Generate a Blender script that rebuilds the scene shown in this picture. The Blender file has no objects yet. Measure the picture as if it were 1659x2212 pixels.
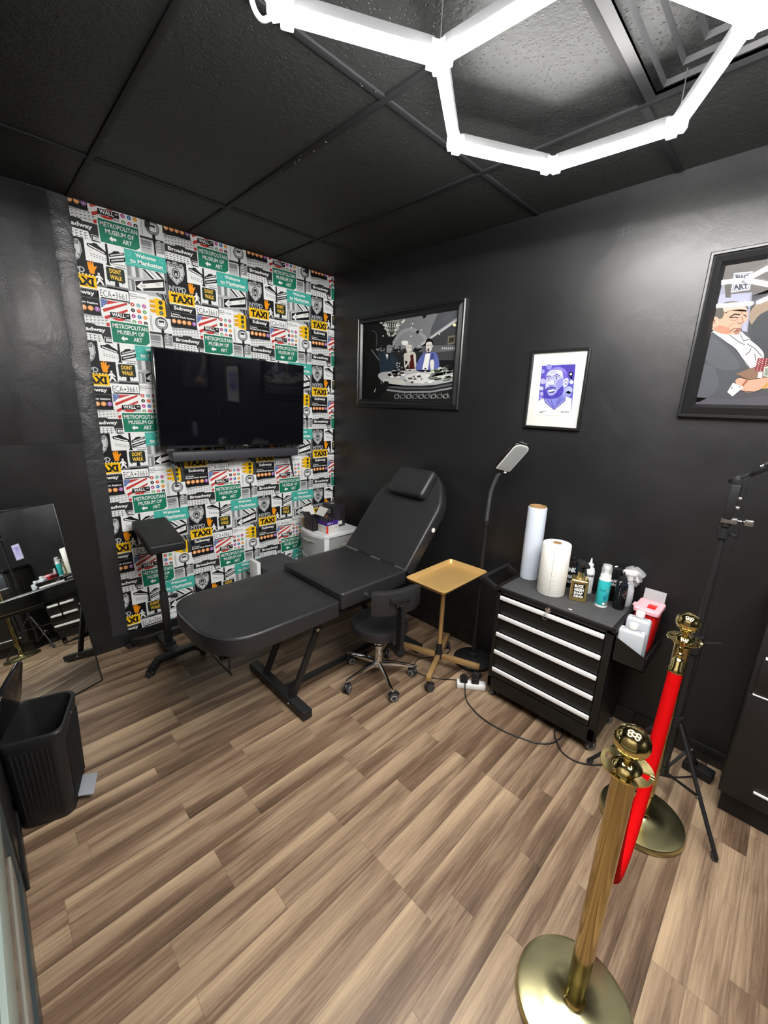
import bpy, bmesh, math, random
from mathutils import Vector, Matrix
random.seed(7)
PI = math.pi
V = Vector
sc = bpy.context.scene
col = sc.collection

# ---------------------------------------------------------------- camera
yaw, pitch, roll = 0.7906, 0.2564, 0.0344
F = V((math.sin(yaw)*math.cos(pitch), math.cos(yaw)*math.cos(pitch), -math.sin(pitch)))
R0 = V((math.cos(yaw), -math.sin(yaw), 0)); U0 = R0.cross(F)
RR = R0*math.cos(roll) + U0*math.sin(roll)
UU = -R0*math.sin(roll) + U0*math.cos(roll)
cam = bpy.data.cameras.new('camera'); co = bpy.data.objects.new('camera', cam); col.objects.link(co)
cam.sensor_fit = 'VERTICAL'; cam.sensor_height = 36; cam.lens = 36*885.78/2212
cam.clip_start = 0.02
m = Matrix((RR, UU, -F)).transposed().to_4x4(); m.translation = (-2.2966, -2.9337, 1.6323)
co.matrix_world = m
sc.camera = co
# ---------------------------------------------------------------- light, exposure
TUBE = 165.0            # emission of the hexagon light tubes
sc.view_settings.view_transform = 'Standard'
sc.view_settings.look = 'None'
sc.view_settings.gamma = 1
sc.view_settings.use_curve_mapping = False
sc.view_settings.exposure = 0.0
w = bpy.data.worlds.new('world'); sc.world = w; w.use_nodes = True
w.node_tree.nodes['Background'].inputs[0].default_value = (0.6, 0.65, 0.7, 1)
w.node_tree.nodes['Background'].inputs[1].default_value = 0.3

# ---------------------------------------------------------------- materials
def lin(c):
    return tuple(((x/12.92) if x <= 0.04045 else ((x+0.055)/1.055)**2.4) for x in c)
def hexc(h):
    h = h.lstrip('#'); return lin(tuple(int(h[i:i+2], 16)/255 for i in (0, 2, 4)))
def mat(name, c, rough=0.5, metal=0.0, spec=0.5, coat=0, bump=None, alpha=1, trans=0, emit=0, ior=1.45, sheen=0, vary=None, coatr=0.1):
    m = bpy.data.materials.new(name); m.use_nodes = True
    nt = m.node_tree; b = nt.nodes['Principled BSDF']
    if isinstance(c, str): c = hexc(c)
    b.inputs['Base Color'].default_value = (*c, 1)
    b.inputs['Roughness'].default_value = rough
    b.inputs['Metallic'].default_value = metal
    b.inputs['Specular IOR Level'].default_value = spec
    b.inputs['Coat Weight'].default_value = coat
    b.inputs['Coat Roughness'].default_value = coatr
    b.inputs['Alpha'].default_value = alpha
    b.inputs['Transmission Weight'].default_value = trans
    b.inputs['IOR'].default_value = ior
    b.inputs['Sheen Weight'].default_value = sheen
    if emit:
        b.inputs['Emission Color'].default_value = (*c, 1); b.inputs['Emission Strength'].default_value = emit
    tc = None
    if bump or vary: tc = nt.nodes.new('ShaderNodeTexCoord')
    if bump:   # (scale, strength, stretch)
        n = nt.nodes.new('ShaderNodeTexNoise'); n.inputs['Scale'].default_value = bump[0]; n.inputs['Detail'].default_value = 4
        mp = nt.nodes.new('ShaderNodeMapping'); mp.inputs['Scale'].default_value = bump[2] if len(bump) > 2 else (1, 1, 1)
        bp = nt.nodes.new('ShaderNodeBump'); bp.inputs['Strength'].default_value = bump[1]; bp.inputs['Distance'].default_value = 0.002
        nt.links.new(tc.outputs['Object'], mp.inputs[0]); nt.links.new(mp.outputs[0], n.inputs['Vector'])
        nt.links.new(n.outputs['Fac'], bp.inputs['Height']); nt.links.new(bp.outputs[0], b.inputs['Normal'])
    if vary:   # (scale, lo, hi) roughness variation
        n = nt.nodes.new('ShaderNodeTexNoise'); n.inputs['Scale'].default_value = vary[0]; n.inputs['Detail'].default_value = 3
        mp = nt.nodes.new('ShaderNodeMapping'); mp.inputs['Scale'].default_value = vary[3] if len(vary) > 3 else (1, 1, 1)
        mr = nt.nodes.new('ShaderNodeMapRange'); mr.inputs[1].default_value = 0.3; mr.inputs[2].default_value = 0.7
        mr.inputs[3].default_value = vary[1]; mr.inputs[4].default_value = vary[2]
        nt.links.new(tc.outputs['Object'], mp.inputs[0]); nt.links.new(mp.outputs[0], n.inputs['Vector'])
        nt.links.new(n.outputs['Fac'], mr.inputs[0]); nt.links.new(mr.outputs[0], b.inputs['Roughness'])
    return m
_ink = {}
def ink(h, rough=0.55):
    k = (h, rough)
    if k not in _ink: _ink[k] = mat('ink_'+h.strip('#'), h, rough, spec=0.25)
    return _ink[k]

M = {}
M['leather'] = mat('black_leatherette', (0.018, 0.018, 0.020), 0.38, spec=0.6, bump=(260, 0.25), vary=(5, 0.33, 0.46))
M['leather_flat'] = mat('matt_black_leatherette', (0.016, 0.016, 0.017), 0.5, spec=0.4, bump=(260, 0.25))
M['piping'] = mat('black_piping', (0.03, 0.03, 0.034), 0.35, spec=0.6)
M['black_metal'] = mat('black_powder_coat', (0.014, 0.014, 0.015), 0.42, spec=0.45)
M['cab_black'] = mat('satin_black_steel', (0.009, 0.0085, 0.008), 0.42, spec=0.4)
M['black_plastic'] = mat('black_plastic', (0.013, 0.013, 0.014), 0.45, spec=0.4)
M['gloss_black'] = mat('gloss_black', (0.008, 0.008, 0.009), 0.12, spec=0.5)
M['screen'] = mat('tv_screen', (0.004, 0.004, 0.006), 0.05, spec=0.5)
M['charcoal'] = mat('charcoal_plastic', (0.045, 0.047, 0.055), 0.5)
M['rubber'] = mat('grey_rubber', (0.04, 0.04, 0.04), 0.6)
M['grey_ring'] = mat('grey_wheel_ring', (0.35, 0.35, 0.35), 0.5)
M['chrome'] = mat('chrome', (0.85, 0.85, 0.87), 0.07, 1.0)
M['steel'] = mat('zinc_steel', (0.6, 0.6, 0.6), 0.3, 1.0)
M['brass'] = mat('polished_brass', (0.80, 0.66, 0.28), 0.07, 1.0)
M['brass_base'] = mat('brushed_brass', (0.50, 0.46, 0.25), 0.26, 1.0)
M['brass_pole'] = mat('brass_tube', (0.56, 0.44, 0.20), 0.12, 1.0)
M['gold_metal'] = mat('gold_painted_steel', (0.50, 0.31, 0.13), 0.38, 0.45, bump=(30, 0.1))
M['gold_tray'] = mat('gold_anodised_tray', (0.72, 0.46, 0.17), 0.36, 0.55, bump=(400, 0.3))
M['alu'] = mat('white_aluminium', (0.85, 0.85, 0.86), 0.35, 0.0)
M['mat_grey'] = mat('grey_rubber_mat', (0.048, 0.048, 0.050), 0.75, bump=(90, 0.5), vary=(12, 0.6, 0.85))
M['red_velvet'] = mat('red_velvet', (0.55, 0.003, 0.004), 0.85, spec=0.05, bump=(500, 0.3))
M['mirror'] = mat('mirror_glass', (0.78, 0.82, 0.80), 0.015, 1.0)
M['paper_white'] = mat('white_paper', (0.80, 0.79, 0.75), 0.8, bump=(45, 0.9, (1, 1, 3)))
M['wrap'] = mat('stretch_film', (0.62, 0.68, 0.78), 0.22, spec=0.5, coat=0.5, bump=(40, 0.7, (1, 1, 6)))
M['cardboard'] = mat('brown_cardboard', (0.36, 0.22, 0.10), 0.8)
M['white_plastic'] = mat('white_plastic', (0.80, 0.81, 0.82), 0.35)
M['milky'] = mat('milky_plastic', (0.70, 0.74, 0.80), 0.35, trans=0.25)
M['clear_plastic'] = mat('clear_plastic', (0.75, 0.77, 0.78), 0.25, alpha=0.38, spec=0.5)
M['smoke_plastic'] = mat('translucent_drawer', (0.42, 0.43, 0.42), 0.3, spec=0.5, alpha=0.88)
M['teal'] = mat('teal_label', '#30b3b6', 0.4)
M['red_plastic'] = mat('red_plastic', (0.62, 0.008, 0.010), 0.35)
M['pink_plastic'] = mat('pink_translucent_lid', (0.85, 0.42, 0.47), 0.3)
M['gold_bottle'] = mat('gold_bottle', (0.70, 0.52, 0.20), 0.16, 0.9)
M['white_gloss'] = mat('white_gloss', (0.8, 0.8, 0.8), 0.25)
M['purple'] = mat('purple_card', '#4a2a8c', 0.4)
M['card_white'] = mat('white_card', (0.72, 0.71, 0.68), 0.5)
M['card_black'] = mat('black_card', (0.02, 0.018, 0.022), 0.4)
M['frame_black'] = mat('black_frame', (0.010, 0.010, 0.011), 0.28, spec=0.5)
M['pic_glass'] = None
M['tube'] = mat('lit_tube', (1.0, 0.985, 0.95), 0.4, emit=TUBE)
M['tube_cap'] = mat('grey_tube_housing', (0.10, 0.10, 0.105), 0.5)
M['connector'] = mat('clear_connector', (0.8, 0.8, 0.84), 0.2, alpha=0.55)
M['lens'] = mat('lamp_diffuser', (0.42, 0.45, 0.46), 0.3)
M['rail_grey'] = mat('dark_teal_rail', (0.040, 0.055, 0.060), 0.35, 0.1)
M['rail_sage'] = mat('sage_grey_rail', (0.25, 0.30, 0.275), 0.4)
M['rail_beige'] = mat('beige_grey_rail', (0.22, 0.21, 0.18), 0.4)
M['dark_glass'] = mat('brown_reflection_glass', (0.10, 0.085, 0.072), 0.2, spec=0.5)  # brown base colour stands in for the floor reflected in the pane
M['pedal'] = mat('grey_pedal', (0.36, 0.38, 0.42), 0.35, 0.3)

def nodes(name):
    m = bpy.data.materials.new(name); m.use_nodes = True
    nt = m.node_tree; b = nt.nodes['Principled BSDF']
    def N(t, **k):
        n = nt.nodes.new(t)
        for a, v in k.items():
            if a.startswith('i'): n.inputs[int(a[1:])].default_value = v
            else: setattr(n, a, v)
        return n
    L = nt.links.new
    return m, nt, b, N, L

def math_(N, L, op, a, b=None):
    n = N('ShaderNodeMath', operation=op)
    for i, x in enumerate((a, b)):
        if x is None: continue
        if isinstance(x, (int, float)): n.inputs[i].default_value = x
        else: L(x, n.inputs[i])
    return n.outputs[0]

def floor_mat():
    m, nt, b, N, L = nodes('wood_plank_floor')
    tc = N('ShaderNodeTexCoord'); sp = N('ShaderNodeSeparateXYZ'); L(tc.outputs['Object'], sp.inputs[0])
    X, Y = sp.outputs[0], sp.outputs[1]
    f = lambda op, a, b=None: math_(N, L, op, a, b)
    ys = f('DIVIDE', f('ADD', Y, 0.013), 0.0885)
    s = f('FLOOR', ys); fy = f('FRACT', ys)
    wn = N('ShaderNodeTexWhiteNoise', noise_dimensions='1D'); L(f('ADD', f('MULTIPLY', f('FLOOR', f('MULTIPLY', f('ADD', s, 1), 0.5)), 1.0), 0.37), wn.inputs['W'])
    wn2 = N('ShaderNodeTexWhiteNoise', noise_dimensions='1D'); L(f('ADD', s, 7.7), wn2.inputs['W'])
    off = f('ADD', f('MULTIPLY', wn.outputs[0], 0.9), f('MULTIPLY', f('ROUND', f('MULTIPLY', wn2.outputs[0], 2)), 0.31))
    xs = f('DIVIDE', f('ADD', X, off), 0.62)
    k = f('FLOOR', xs); fx = f('FRACT', xs)
    cv = N('ShaderNodeCombineXYZ'); L(k, cv.inputs[0]); L(s, cv.inputs[1])
    w3 = N('ShaderNodeTexWhiteNoise', noise_dimensions='3D'); L(cv.outputs[0], w3.inputs['Vector'])
    tone = w3.outputs['Value']
    sc3 = N('ShaderNodeSeparateColor'); L(w3.outputs['Color'], sc3.inputs[0])
    # grain coordinates, shifted per board
    def grain(sx, sy, detail, dist, seed):
        c = N('ShaderNodeCombineXYZ')
        L(f('ADD', f('MULTIPLY', X, sx), f('MULTIPLY', sc3.outputs[0], 40+seed)), c.inputs[0])
        L(f('ADD', f('MULTIPLY', Y, sy), f('MULTIPLY', sc3.outputs[1], 31)), c.inputs[1])
        n = N('ShaderNodeTexNoise'); n.inputs['Scale'].default_value = 1; n.inputs['Detail'].default_value = detail; n.inputs['Distortion'].default_value = dist
        L(c.outputs[0], n.inputs['Vector']); return n.outputs['Fac']
    g1 = grain(1.0, 11, 2, 0.4, 0)      # broad bands
    g2 = grain(5, 130, 5, 0.6, 3)       # fine grain
    g3 = grain(1.6, 26, 3, 2.2, 9)      # cathedral figure
    wv = f('FRACT', f('MULTIPLY', g3, 9))
    wv = f('ABSOLUTE', f('SUBTRACT', wv, 0.5))
    t = f('ADD', f('MULTIPLY', tone, 0.26), f('MULTIPLY', f('SUBTRACT', g1, 0.5), 1.5))
    t = f('ADD', t, f('MULTIPLY', f('SUBTRACT', g2, 0.5), 0.75))
    t = f('ADD', t, f('MULTIPLY', wv, 0.16))
    t = f('ADD', t, f('MULTIPLY', f('SUBTRACT', fy, 0.5), 0.30))
    t = f('ADD', t, 0.30)
    cr = N('ShaderNodeValToRGB'); L(t, cr.inputs[0])
    e = cr.color_ramp.elements
    e[0].position = 0.0; e[0].color = (*hexc('#463729'), 1)
    e[1].position = 1.0; e[1].color = (*hexc('#b59c7e'), 1)
    x = cr.color_ramp.elements.new(0.35); x.color = (*hexc('#705a48'), 1)
    x = cr.color_ramp.elements.new(0.62); x.color = (*hexc('#927c65'), 1)
    seam = f('MAXIMUM', f('LESS_THAN', fy, 0.016), f('LESS_THAN', fx, 0.0025))
    mx = N('ShaderNodeMixRGB'); L(f('MULTIPLY', seam, 0.45), mx.inputs[0]); L(cr.outputs[0], mx.inputs[1]); mx.inputs[2].default_value = (0.05, 0.035, 0.025, 1)
    L(mx.outputs[0], b.inputs['Base Color'])
    b.inputs['Roughness'].default_value = 0.38
    b.inputs['Specular IOR Level'].default_value = 0.35
    bp = N('ShaderNodeBump'); bp.inputs['Strength'].default_value = 0.25; bp.inputs['Distance'].default_value = 0.001
    L(g2, bp.inputs['Height']); L(bp.outputs[0], b.inputs['Normal'])
    return m
M['floor'] = floor_mat()

def paint_mat(name, base=(0.016, 0.016, 0.018), r=(0.36, 0.5), orange=0.25, streak=None, marks=0.0):
    m, nt, b, N, L = nodes(name)
    tc = N('ShaderNodeTexCoord')
    n1 = N('ShaderNodeTexNoise'); n1.inputs['Scale'].default_value = 2.2; n1.inputs['Detail'].default_value = 5
    mp = N('ShaderNodeMapping'); mp.inputs['Scale'].default_value = streak or (1, 1, 1)
    L(tc.outputs['Object'], mp.inputs[0]); L(mp.outputs[0], n1.inputs['Vector'])
    mr = N('ShaderNodeMapRange'); mr.inputs[1].default_value = 0.35; mr.inputs[2].default_value = 0.68; mr.inputs[3].default_value = r[0]; mr.inputs[4].default_value = r[1]
    L(n1.outputs['Fac'], mr.inputs[0]); L(mr.outputs[0], b.inputs['Roughness'])
    b.inputs['Base Color'].default_value = (*base, 1)
    b.inputs['Specular IOR Level'].default_value = 0.5
    n2 = N('ShaderNodeTexNoise'); n2.inputs['Scale'].default_value = 140; n2.inputs['Detail'].default_value = 3
    L(tc.outputs['Object'], n2.inputs['Vector'])
    n3 = N('ShaderNodeTexNoise'); n3.inputs['Scale'].default_value = 5; n3.inputs['Detail'].default_value = 2; n3.inputs['Distortion'].default_value = 1.5
    L(tc.outputs['Object'], n3.inputs['Vector'])
    ad = N('ShaderNodeMath', operation='MULTIPLY_ADD'); L(n3.outputs['Fac'], ad.inputs[0]); ad.inputs[1].default_value = 5.0; L(n2.outputs['Fac'], ad.inputs[2])
    bp = N('ShaderNodeBump'); bp.inputs['Strength'].default_value = orange; bp.inputs['Distance'].default_value = 0.0015
    L(ad.outputs[0], bp.inputs['Height']); L(bp.outputs[0], b.inputs['Normal'])
    return m
M['wall'] = paint_mat('black_satin_paint', (0.0115, 0.0115, 0.0125), (0.32, 0.44))
M['panel'] = paint_mat('black_gloss_paint_sheen', (0.022, 0.022, 0.024), (0.34, 0.60), 0.5, (3.2, 1, 0.55))  # base lightened to stand in for sheen; the streaks are roughness
M['rough_strip'] = paint_mat('black_rough_plaster', (0.03, 0.03, 0.033), (0.3, 0.45), 1.0)

def ceil_mat():
    m, nt, b, N, L = nodes('black_painted_ceiling_tile')
    tc = N('ShaderNodeTexCoord')
    v = N('ShaderNodeTexVoronoi'); v.inputs['Scale'].default_value = 75
    n = N('ShaderNodeTexNoise'); n.inputs['Scale'].default_value = 60; n.inputs['Detail'].default_value = 4
    L(tc.outputs['Object'], v.inputs['Vector']); L(tc.outputs['Object'], n.inputs['Vector'])
    mr = N('ShaderNodeMapRange'); mr.inputs[1].default_value = 0.0; mr.inputs[2].default_value = 0.28; L(v.outputs['Distance'], mr.inputs[0])
    ad = N('ShaderNodeMath', operation='ADD'); L(mr.outputs[0], ad.inputs[0]); L(n.outputs['Fac'], ad.inputs[1])
    bp = N('ShaderNodeBump'); bp.inputs['Strength'].default_value = 0.9; bp.inputs['Distance'].default_value = 0.004
    L(ad.outputs[0], bp.inputs['Height']); L(bp.outputs[0], b.inputs['Normal'])
    b.inputs['Base Color'].default_value = (0.015, 0.016, 0.016, 1); b.inputs['Roughness'].default_value = 0.6
    b.inputs['Specular IOR Level'].default_value = 0.4
    return m
M['ceiling'] = ceil_mat()
M['tbar'] = mat('black_ceiling_runner', (0.015, 0.015, 0.016), 0.65, spec=0.25, bump=(300, 0.2))

# ---------------------------------------------------------------- mesh builder
class MB:
    def __init__(s, mtx=None):
        s.v = []; s.f = []; s.mi = []; s.mats = []; s.mtx = mtx; s.cur = 0
    def use(s, m):
        if m not in s.mats: s.mats.append(m)
        s.cur = s.mats.index(m); return s
    def add(s, vs, fs, T=None):
        o = len(s.v)
        for p in vs:
            p = V(p)
            if T is not None: p = T @ p
            if s.mtx is not None: p = s.mtx @ p
            s.v.append(p)
        for f in fs: s.f.append([o+i for i in f]); s.mi.append(s.cur)
    def bm_add(s, bm, T=None):
        bm.verts.index_update()
        s.add([v.co.copy() for v in bm.verts], [[v.index for v in f.verts] for f in bm.faces], T); bm.free()
    def box(s, lo, hi, bev=0, T=None, seg=2):
        lo = V(lo); hi = V(hi); c = (lo+hi)/2; d = hi-lo
        bm = bmesh.new(); bmesh.ops.create_cube(bm, size=1)
        for v in bm.verts: v.co = V((v.co.x*d.x, v.co.y*d.y, v.co.z*d.z)) + c
        if bev: bmesh.ops.bevel(bm, geom=list(bm.edges), offset=bev, segments=seg, affect='EDGES', profile=0.5)
        s.bm_add(bm, T); return s
    def lathe(s, prof, T=None, n=32, cap=True):   # profile (r,z)
        vs = []; fs = []
        for r, z in prof:
            for i in range(n):
                a = 2*PI*i/n; vs.append((r*math.cos(a), r*math.sin(a), z))
        for j in range(len(prof)-1):
            for i in range(n):
                k = (i+1) % n; fs.append([j*n+i, j*n+k, (j+1)*n+k, (j+1)*n+i])
        if cap:
            if prof[0][0] > 1e-5: fs.append(list(range(n))[::-1])
            if prof[-1][0] > 1e-5: fs.append([(len(prof)-1)*n+i for i in range(n)])
        s.add(vs, fs, T); return s
    def cyl(s, a, b, r, r2=None, n=16):
        a = V(a); b = V(b); d = b-a; L = d.length
        T = Matrix.Translation(a) @ d.to_track_quat('Z', 'Y').to_matrix().to_4x4()
        return s.lathe([(r, 0), (r if r2 is None else r2, L)], T, n)
    def tube(s, pts, r, n=10, close=False, cap=True):
        pts = [V(p) for p in pts]; N_ = len(pts); vs = []; fs = []
        rs = r if isinstance(r, (list, tuple)) else [r]*N_
        up = None
        for i, p in enumerate(pts):
            if close: t = pts[(i+1) % N_]-pts[i-1]
            else: t = pts[min(i+1, N_-1)]-pts[max(i-1, 0)]
            t.normalize()
            if up is None:
                up = V((0, 0, 1)) if abs(t.z) < 0.9 else V((1, 0, 0))
            x = up.cross(t)
            if x.length < 1e-4: x = V((0, 1, 0)).cross(t)
            x.normalize(); up = t.cross(x); 
            for k in range(n):
                a = 2*PI*k/n; vs.append(p + (x*math.cos(a)+up*math.sin(a))*rs[i])
        for i in range(N_ if close else N_-1):
            j = (i+1) % N_
            for k in range(n):
                l = (k+1) % n; fs.append([i*n+k, i*n+l, j*n+l, j*n+k])
        if cap and not close: fs.append(list(range(n))[::-1]); fs.append([(N_-1)*n+k for k in range(n)])
        s.add(vs, fs); return s
    def bar(s, a, b, w, h, bev=0.002, up=(0, 0, 1)):   # rectangular bar from a to b
        a = V(a); b = V(b); d = b-a; L = d.length; z = d.normalized(); u = V(up)
        x = u.cross(z)
        if x.length < 1e-3: x = V((1, 0, 0)).cross(z)
        x.normalize(); y = z.cross(x)
        T = Matrix((x, y, z)).transposed().to_4x4(); T.translation = a
        return s.box((-w/2, -h/2, 0), (w/2, h/2, L), bev, T)
    def prism(s, poly, z0, z1, T=None):
        n = len(poly)
        vs = [(x, y, z0) for x, y in poly] + [(x, y, z1) for x, y in poly]
        fs = [list(range(n))[::-1], list(range(n, 2*n))] + [[i, (i+1) % n, n+(i+1) % n, n+i] for i in range(n)]
        s.add(vs, fs, T); return s
    def cushion(s, poly, z0, z1, r=0.02, crown=0.0, T=None, seg=4, rb=None):
        rb = r if rb is None else rb
        loops = []
        for k in range(seg+1):
            a = PI/2*k/seg; loops.append((rb*(1-math.sin(a)), z0+rb*(1-math.cos(a))))
        for k in range(seg+1):
            a = PI/2*k/seg; loops.append((r*(1-math.cos(a)), z1-r+r*math.sin(a)))
        vs = []; fs = []; n = len(poly)
        for ins, z in loops: vs += [(x, y, z) for x, y in inset(poly, ins)]
        cx = sum(p[0] for p in poly)/n; cy = sum(p[1] for p in poly)/n
        top = inset(poly, r)
        for q in (0.85, 0.6, 0.3):
            vs += [(cx+(x-cx)*q, cy+(y-cy)*q, z1+crown*(1-q*q)) for x, y in top]
        m = len(loops)+3
        for j in range(m-1):
            for i in range(n):
                k = (i+1) % n; fs.append([j*n+i, j*n+k, (j+1)*n+k, (j+1)*n+i])
        fs.append(list(range(n))[::-1]); fs.append([(m-1)*n+i for i in range(n)])
        s.add(vs, fs, T); return s
    def sphere(s, c, r, n=24, sz=1.0):
        pr = [(max(r*math.sin(PI*k/n), 1e-6), -r*sz*math.cos(PI*k/n)) for k in range(n+1)]
        return s.lathe(pr, Matrix.Translation(V(c)), 2*n if n < 20 else 40, cap=False)
    def build(s, name, m=None, parent=None, smooth=40, label=None):
        me = bpy.data.meshes.new(name)
        off = parent_loc(parent) if parent else V((0, 0, 0))
        me.from_pydata([tuple(p-off) for p in s.v], [], s.f)
        mats = s.mats if s.mats else [m]
        for x in mats: me.materials.append(x)
        if s.mats: me.polygons.foreach_set('material_index', s.mi)
        bm = bmesh.new(); bm.from_mesh(me); bmesh.ops.remove_doubles(bm, verts=bm.verts, dist=1e-6)
        if smooth: bmesh.ops.recalc_face_normals(bm, faces=bm.faces)
        bm.to_mesh(me); bm.free()
        if smooth:
            me.polygons.foreach_set('use_smooth', [True]*len(me.polygons)); me.set_sharp_from_angle(angle=math.radians(smooth))
        me.update()
        o = bpy.data.objects.new(name, me); col.objects.link(o)
        if parent: o.parent = parent
        if label: o['label'] = label
        return o
def parent_loc(p):
    q = p
    while q.parent: q = q.parent
    return V(q['_o']) if '_o' in q else q.location.copy()
def inset(poly, d):
    if d == 0: return list(poly)
    n = len(poly); out = []
    A = sum(poly[i][0]*poly[(i+1) % n][1]-poly[(i+1) % n][0]*poly[i][1] for i in range(n))
    sg = 1 if A > 0 else -1
    for i in range(n):
        a = V(poly[i-1]).to_2d() if 0 else V((poly[i-1][0], poly[i-1][1])); b = V((poly[i][0], poly[i][1])); c = V((poly[(i+1) % n][0], poly[(i+1) % n][1]))
        e1 = (b-a); e2 = (c-b)
        if e1.length < 1e-9 or e2.length < 1e-9: out.append((b.x, b.y)); continue
        e1.normalize(); e2.normalize()
        n1 = V((-e1.y, e1.x))*sg; n2 = V((-e2.y, e2.x))*sg
        h = n1+n2
        if h.length < 1e-6: out.append((b.x, b.y)); continue
        h.normalize(); k = d/max(h.dot(n1), 0.3); out.append((b.x+h.x*k, b.y+h.y*k))
    return out
def rrect(x0, y0, x1, y1, r, n=5):
    rs = r if isinstance(r, (list, tuple)) else [r]*4
    P = []
    for (cx, cy, a0, q) in ((x1, y1, 0, rs[0]), (x0, y1, 90, rs[1]), (x0, y0, 180, rs[2]), (x1, y0, 270, rs[3])):
        ox = cx-q if cx == x1 else cx+q; oy = cy-q if cy == y1 else cy+q
        if q < 1e-6: P.append((cx, cy)); continue
        for k in range(n+1):
            a = math.radians(a0+90*k/n); P.append((ox+q*math.cos(a), oy+q*math.sin(a)))
    return P
def thing(name, label, cat, loc=(0, 0, 0), group=None):
    o = bpy.data.objects.new(name, None); col.objects.link(o); o.location = loc; o.empty_display_size = 0.05
    o['label'] = label; o['category'] = cat
    if group: o['group'] = group
    return o
def tag(o, label, cat, group=None):
    o['label'] = label; o['category'] = cat
    if group: o['group'] = group
    return o
def struct(o): o['kind'] = 'structure'; return o
def rezero(o):
    """put a one-mesh thing's origin at the foot of its mesh"""
    me = o.data; xs = [v.co for v in me.vertices]
    c = V(((min(p.x for p in xs)+max(p.x for p in xs))/2, (min(p.y for p in xs)+max(p.y for p in xs))/2, min(p.z for p in xs)))
    me.transform(Matrix.Translation(-c)); o.location = c; return o
def copy_tree(o, parent=None):
    c = o.copy(); col.objects.link(c); c.parent = parent
    for ch in list(o.children): copy_tree(ch, c)
    return c
def spline(pts, n=6, close=False):
    P = [V(p) for p in pts]; out = []; N_ = len(P)
    for i in range(N_ if close else N_-1):
        p0 = P[i-1] if (close or i > 0) else P[0]; p1 = P[i]; p2 = P[(i+1) % N_]; p3 = P[(i+2) % N_] if (close or i+2 < N_) else P[-1]
        for k in range(n):
            t = k/n
            out.append(0.5*((2*p1)+(-p0+p2)*t+(2*p0-5*p1+4*p2-p3)*t*t+(-p0+3*p1-3*p2+p3)*t**3))
    if not close: out.append(P[-1])
    return out
# ---- flat drawings: coloured shapes and lettering laid on a plane, a fraction of a millimetre apart
_txt = {}
def text2d(s, bold=0.0):
    k = (s, bold)
    if k in _txt: return _txt[k]
    cu = bpy.data.curves.new('t', 'FONT'); cu.body = s; cu.size = 1; cu.offset = bold; cu.resolution_u = 2
    ob = bpy.data.objects.new('t', cu); col.objects.link(ob)
    dg = bpy.context.evaluated_depsgraph_get(); dg.update()
    me = ob.evaluated_get(dg).to_mesh()
    vs = [(v.co.x, v.co.y) for v in me.vertices]; fs = [list(p.vertices) for p in me.polygons]
    bpy.data.objects.remove(ob); bpy.data.curves.remove(cu)
    x0 = min(v[0] for v in vs); x1 = max(v[0] for v in vs); y0 = min(v[1] for v in vs); y1 = max(v[1] for v in vs)
    _txt[k] = ([((x-x0)/(x1-x0), (y-y0)/(y1-y0)) for x, y in vs], fs); return _txt[k]
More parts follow.
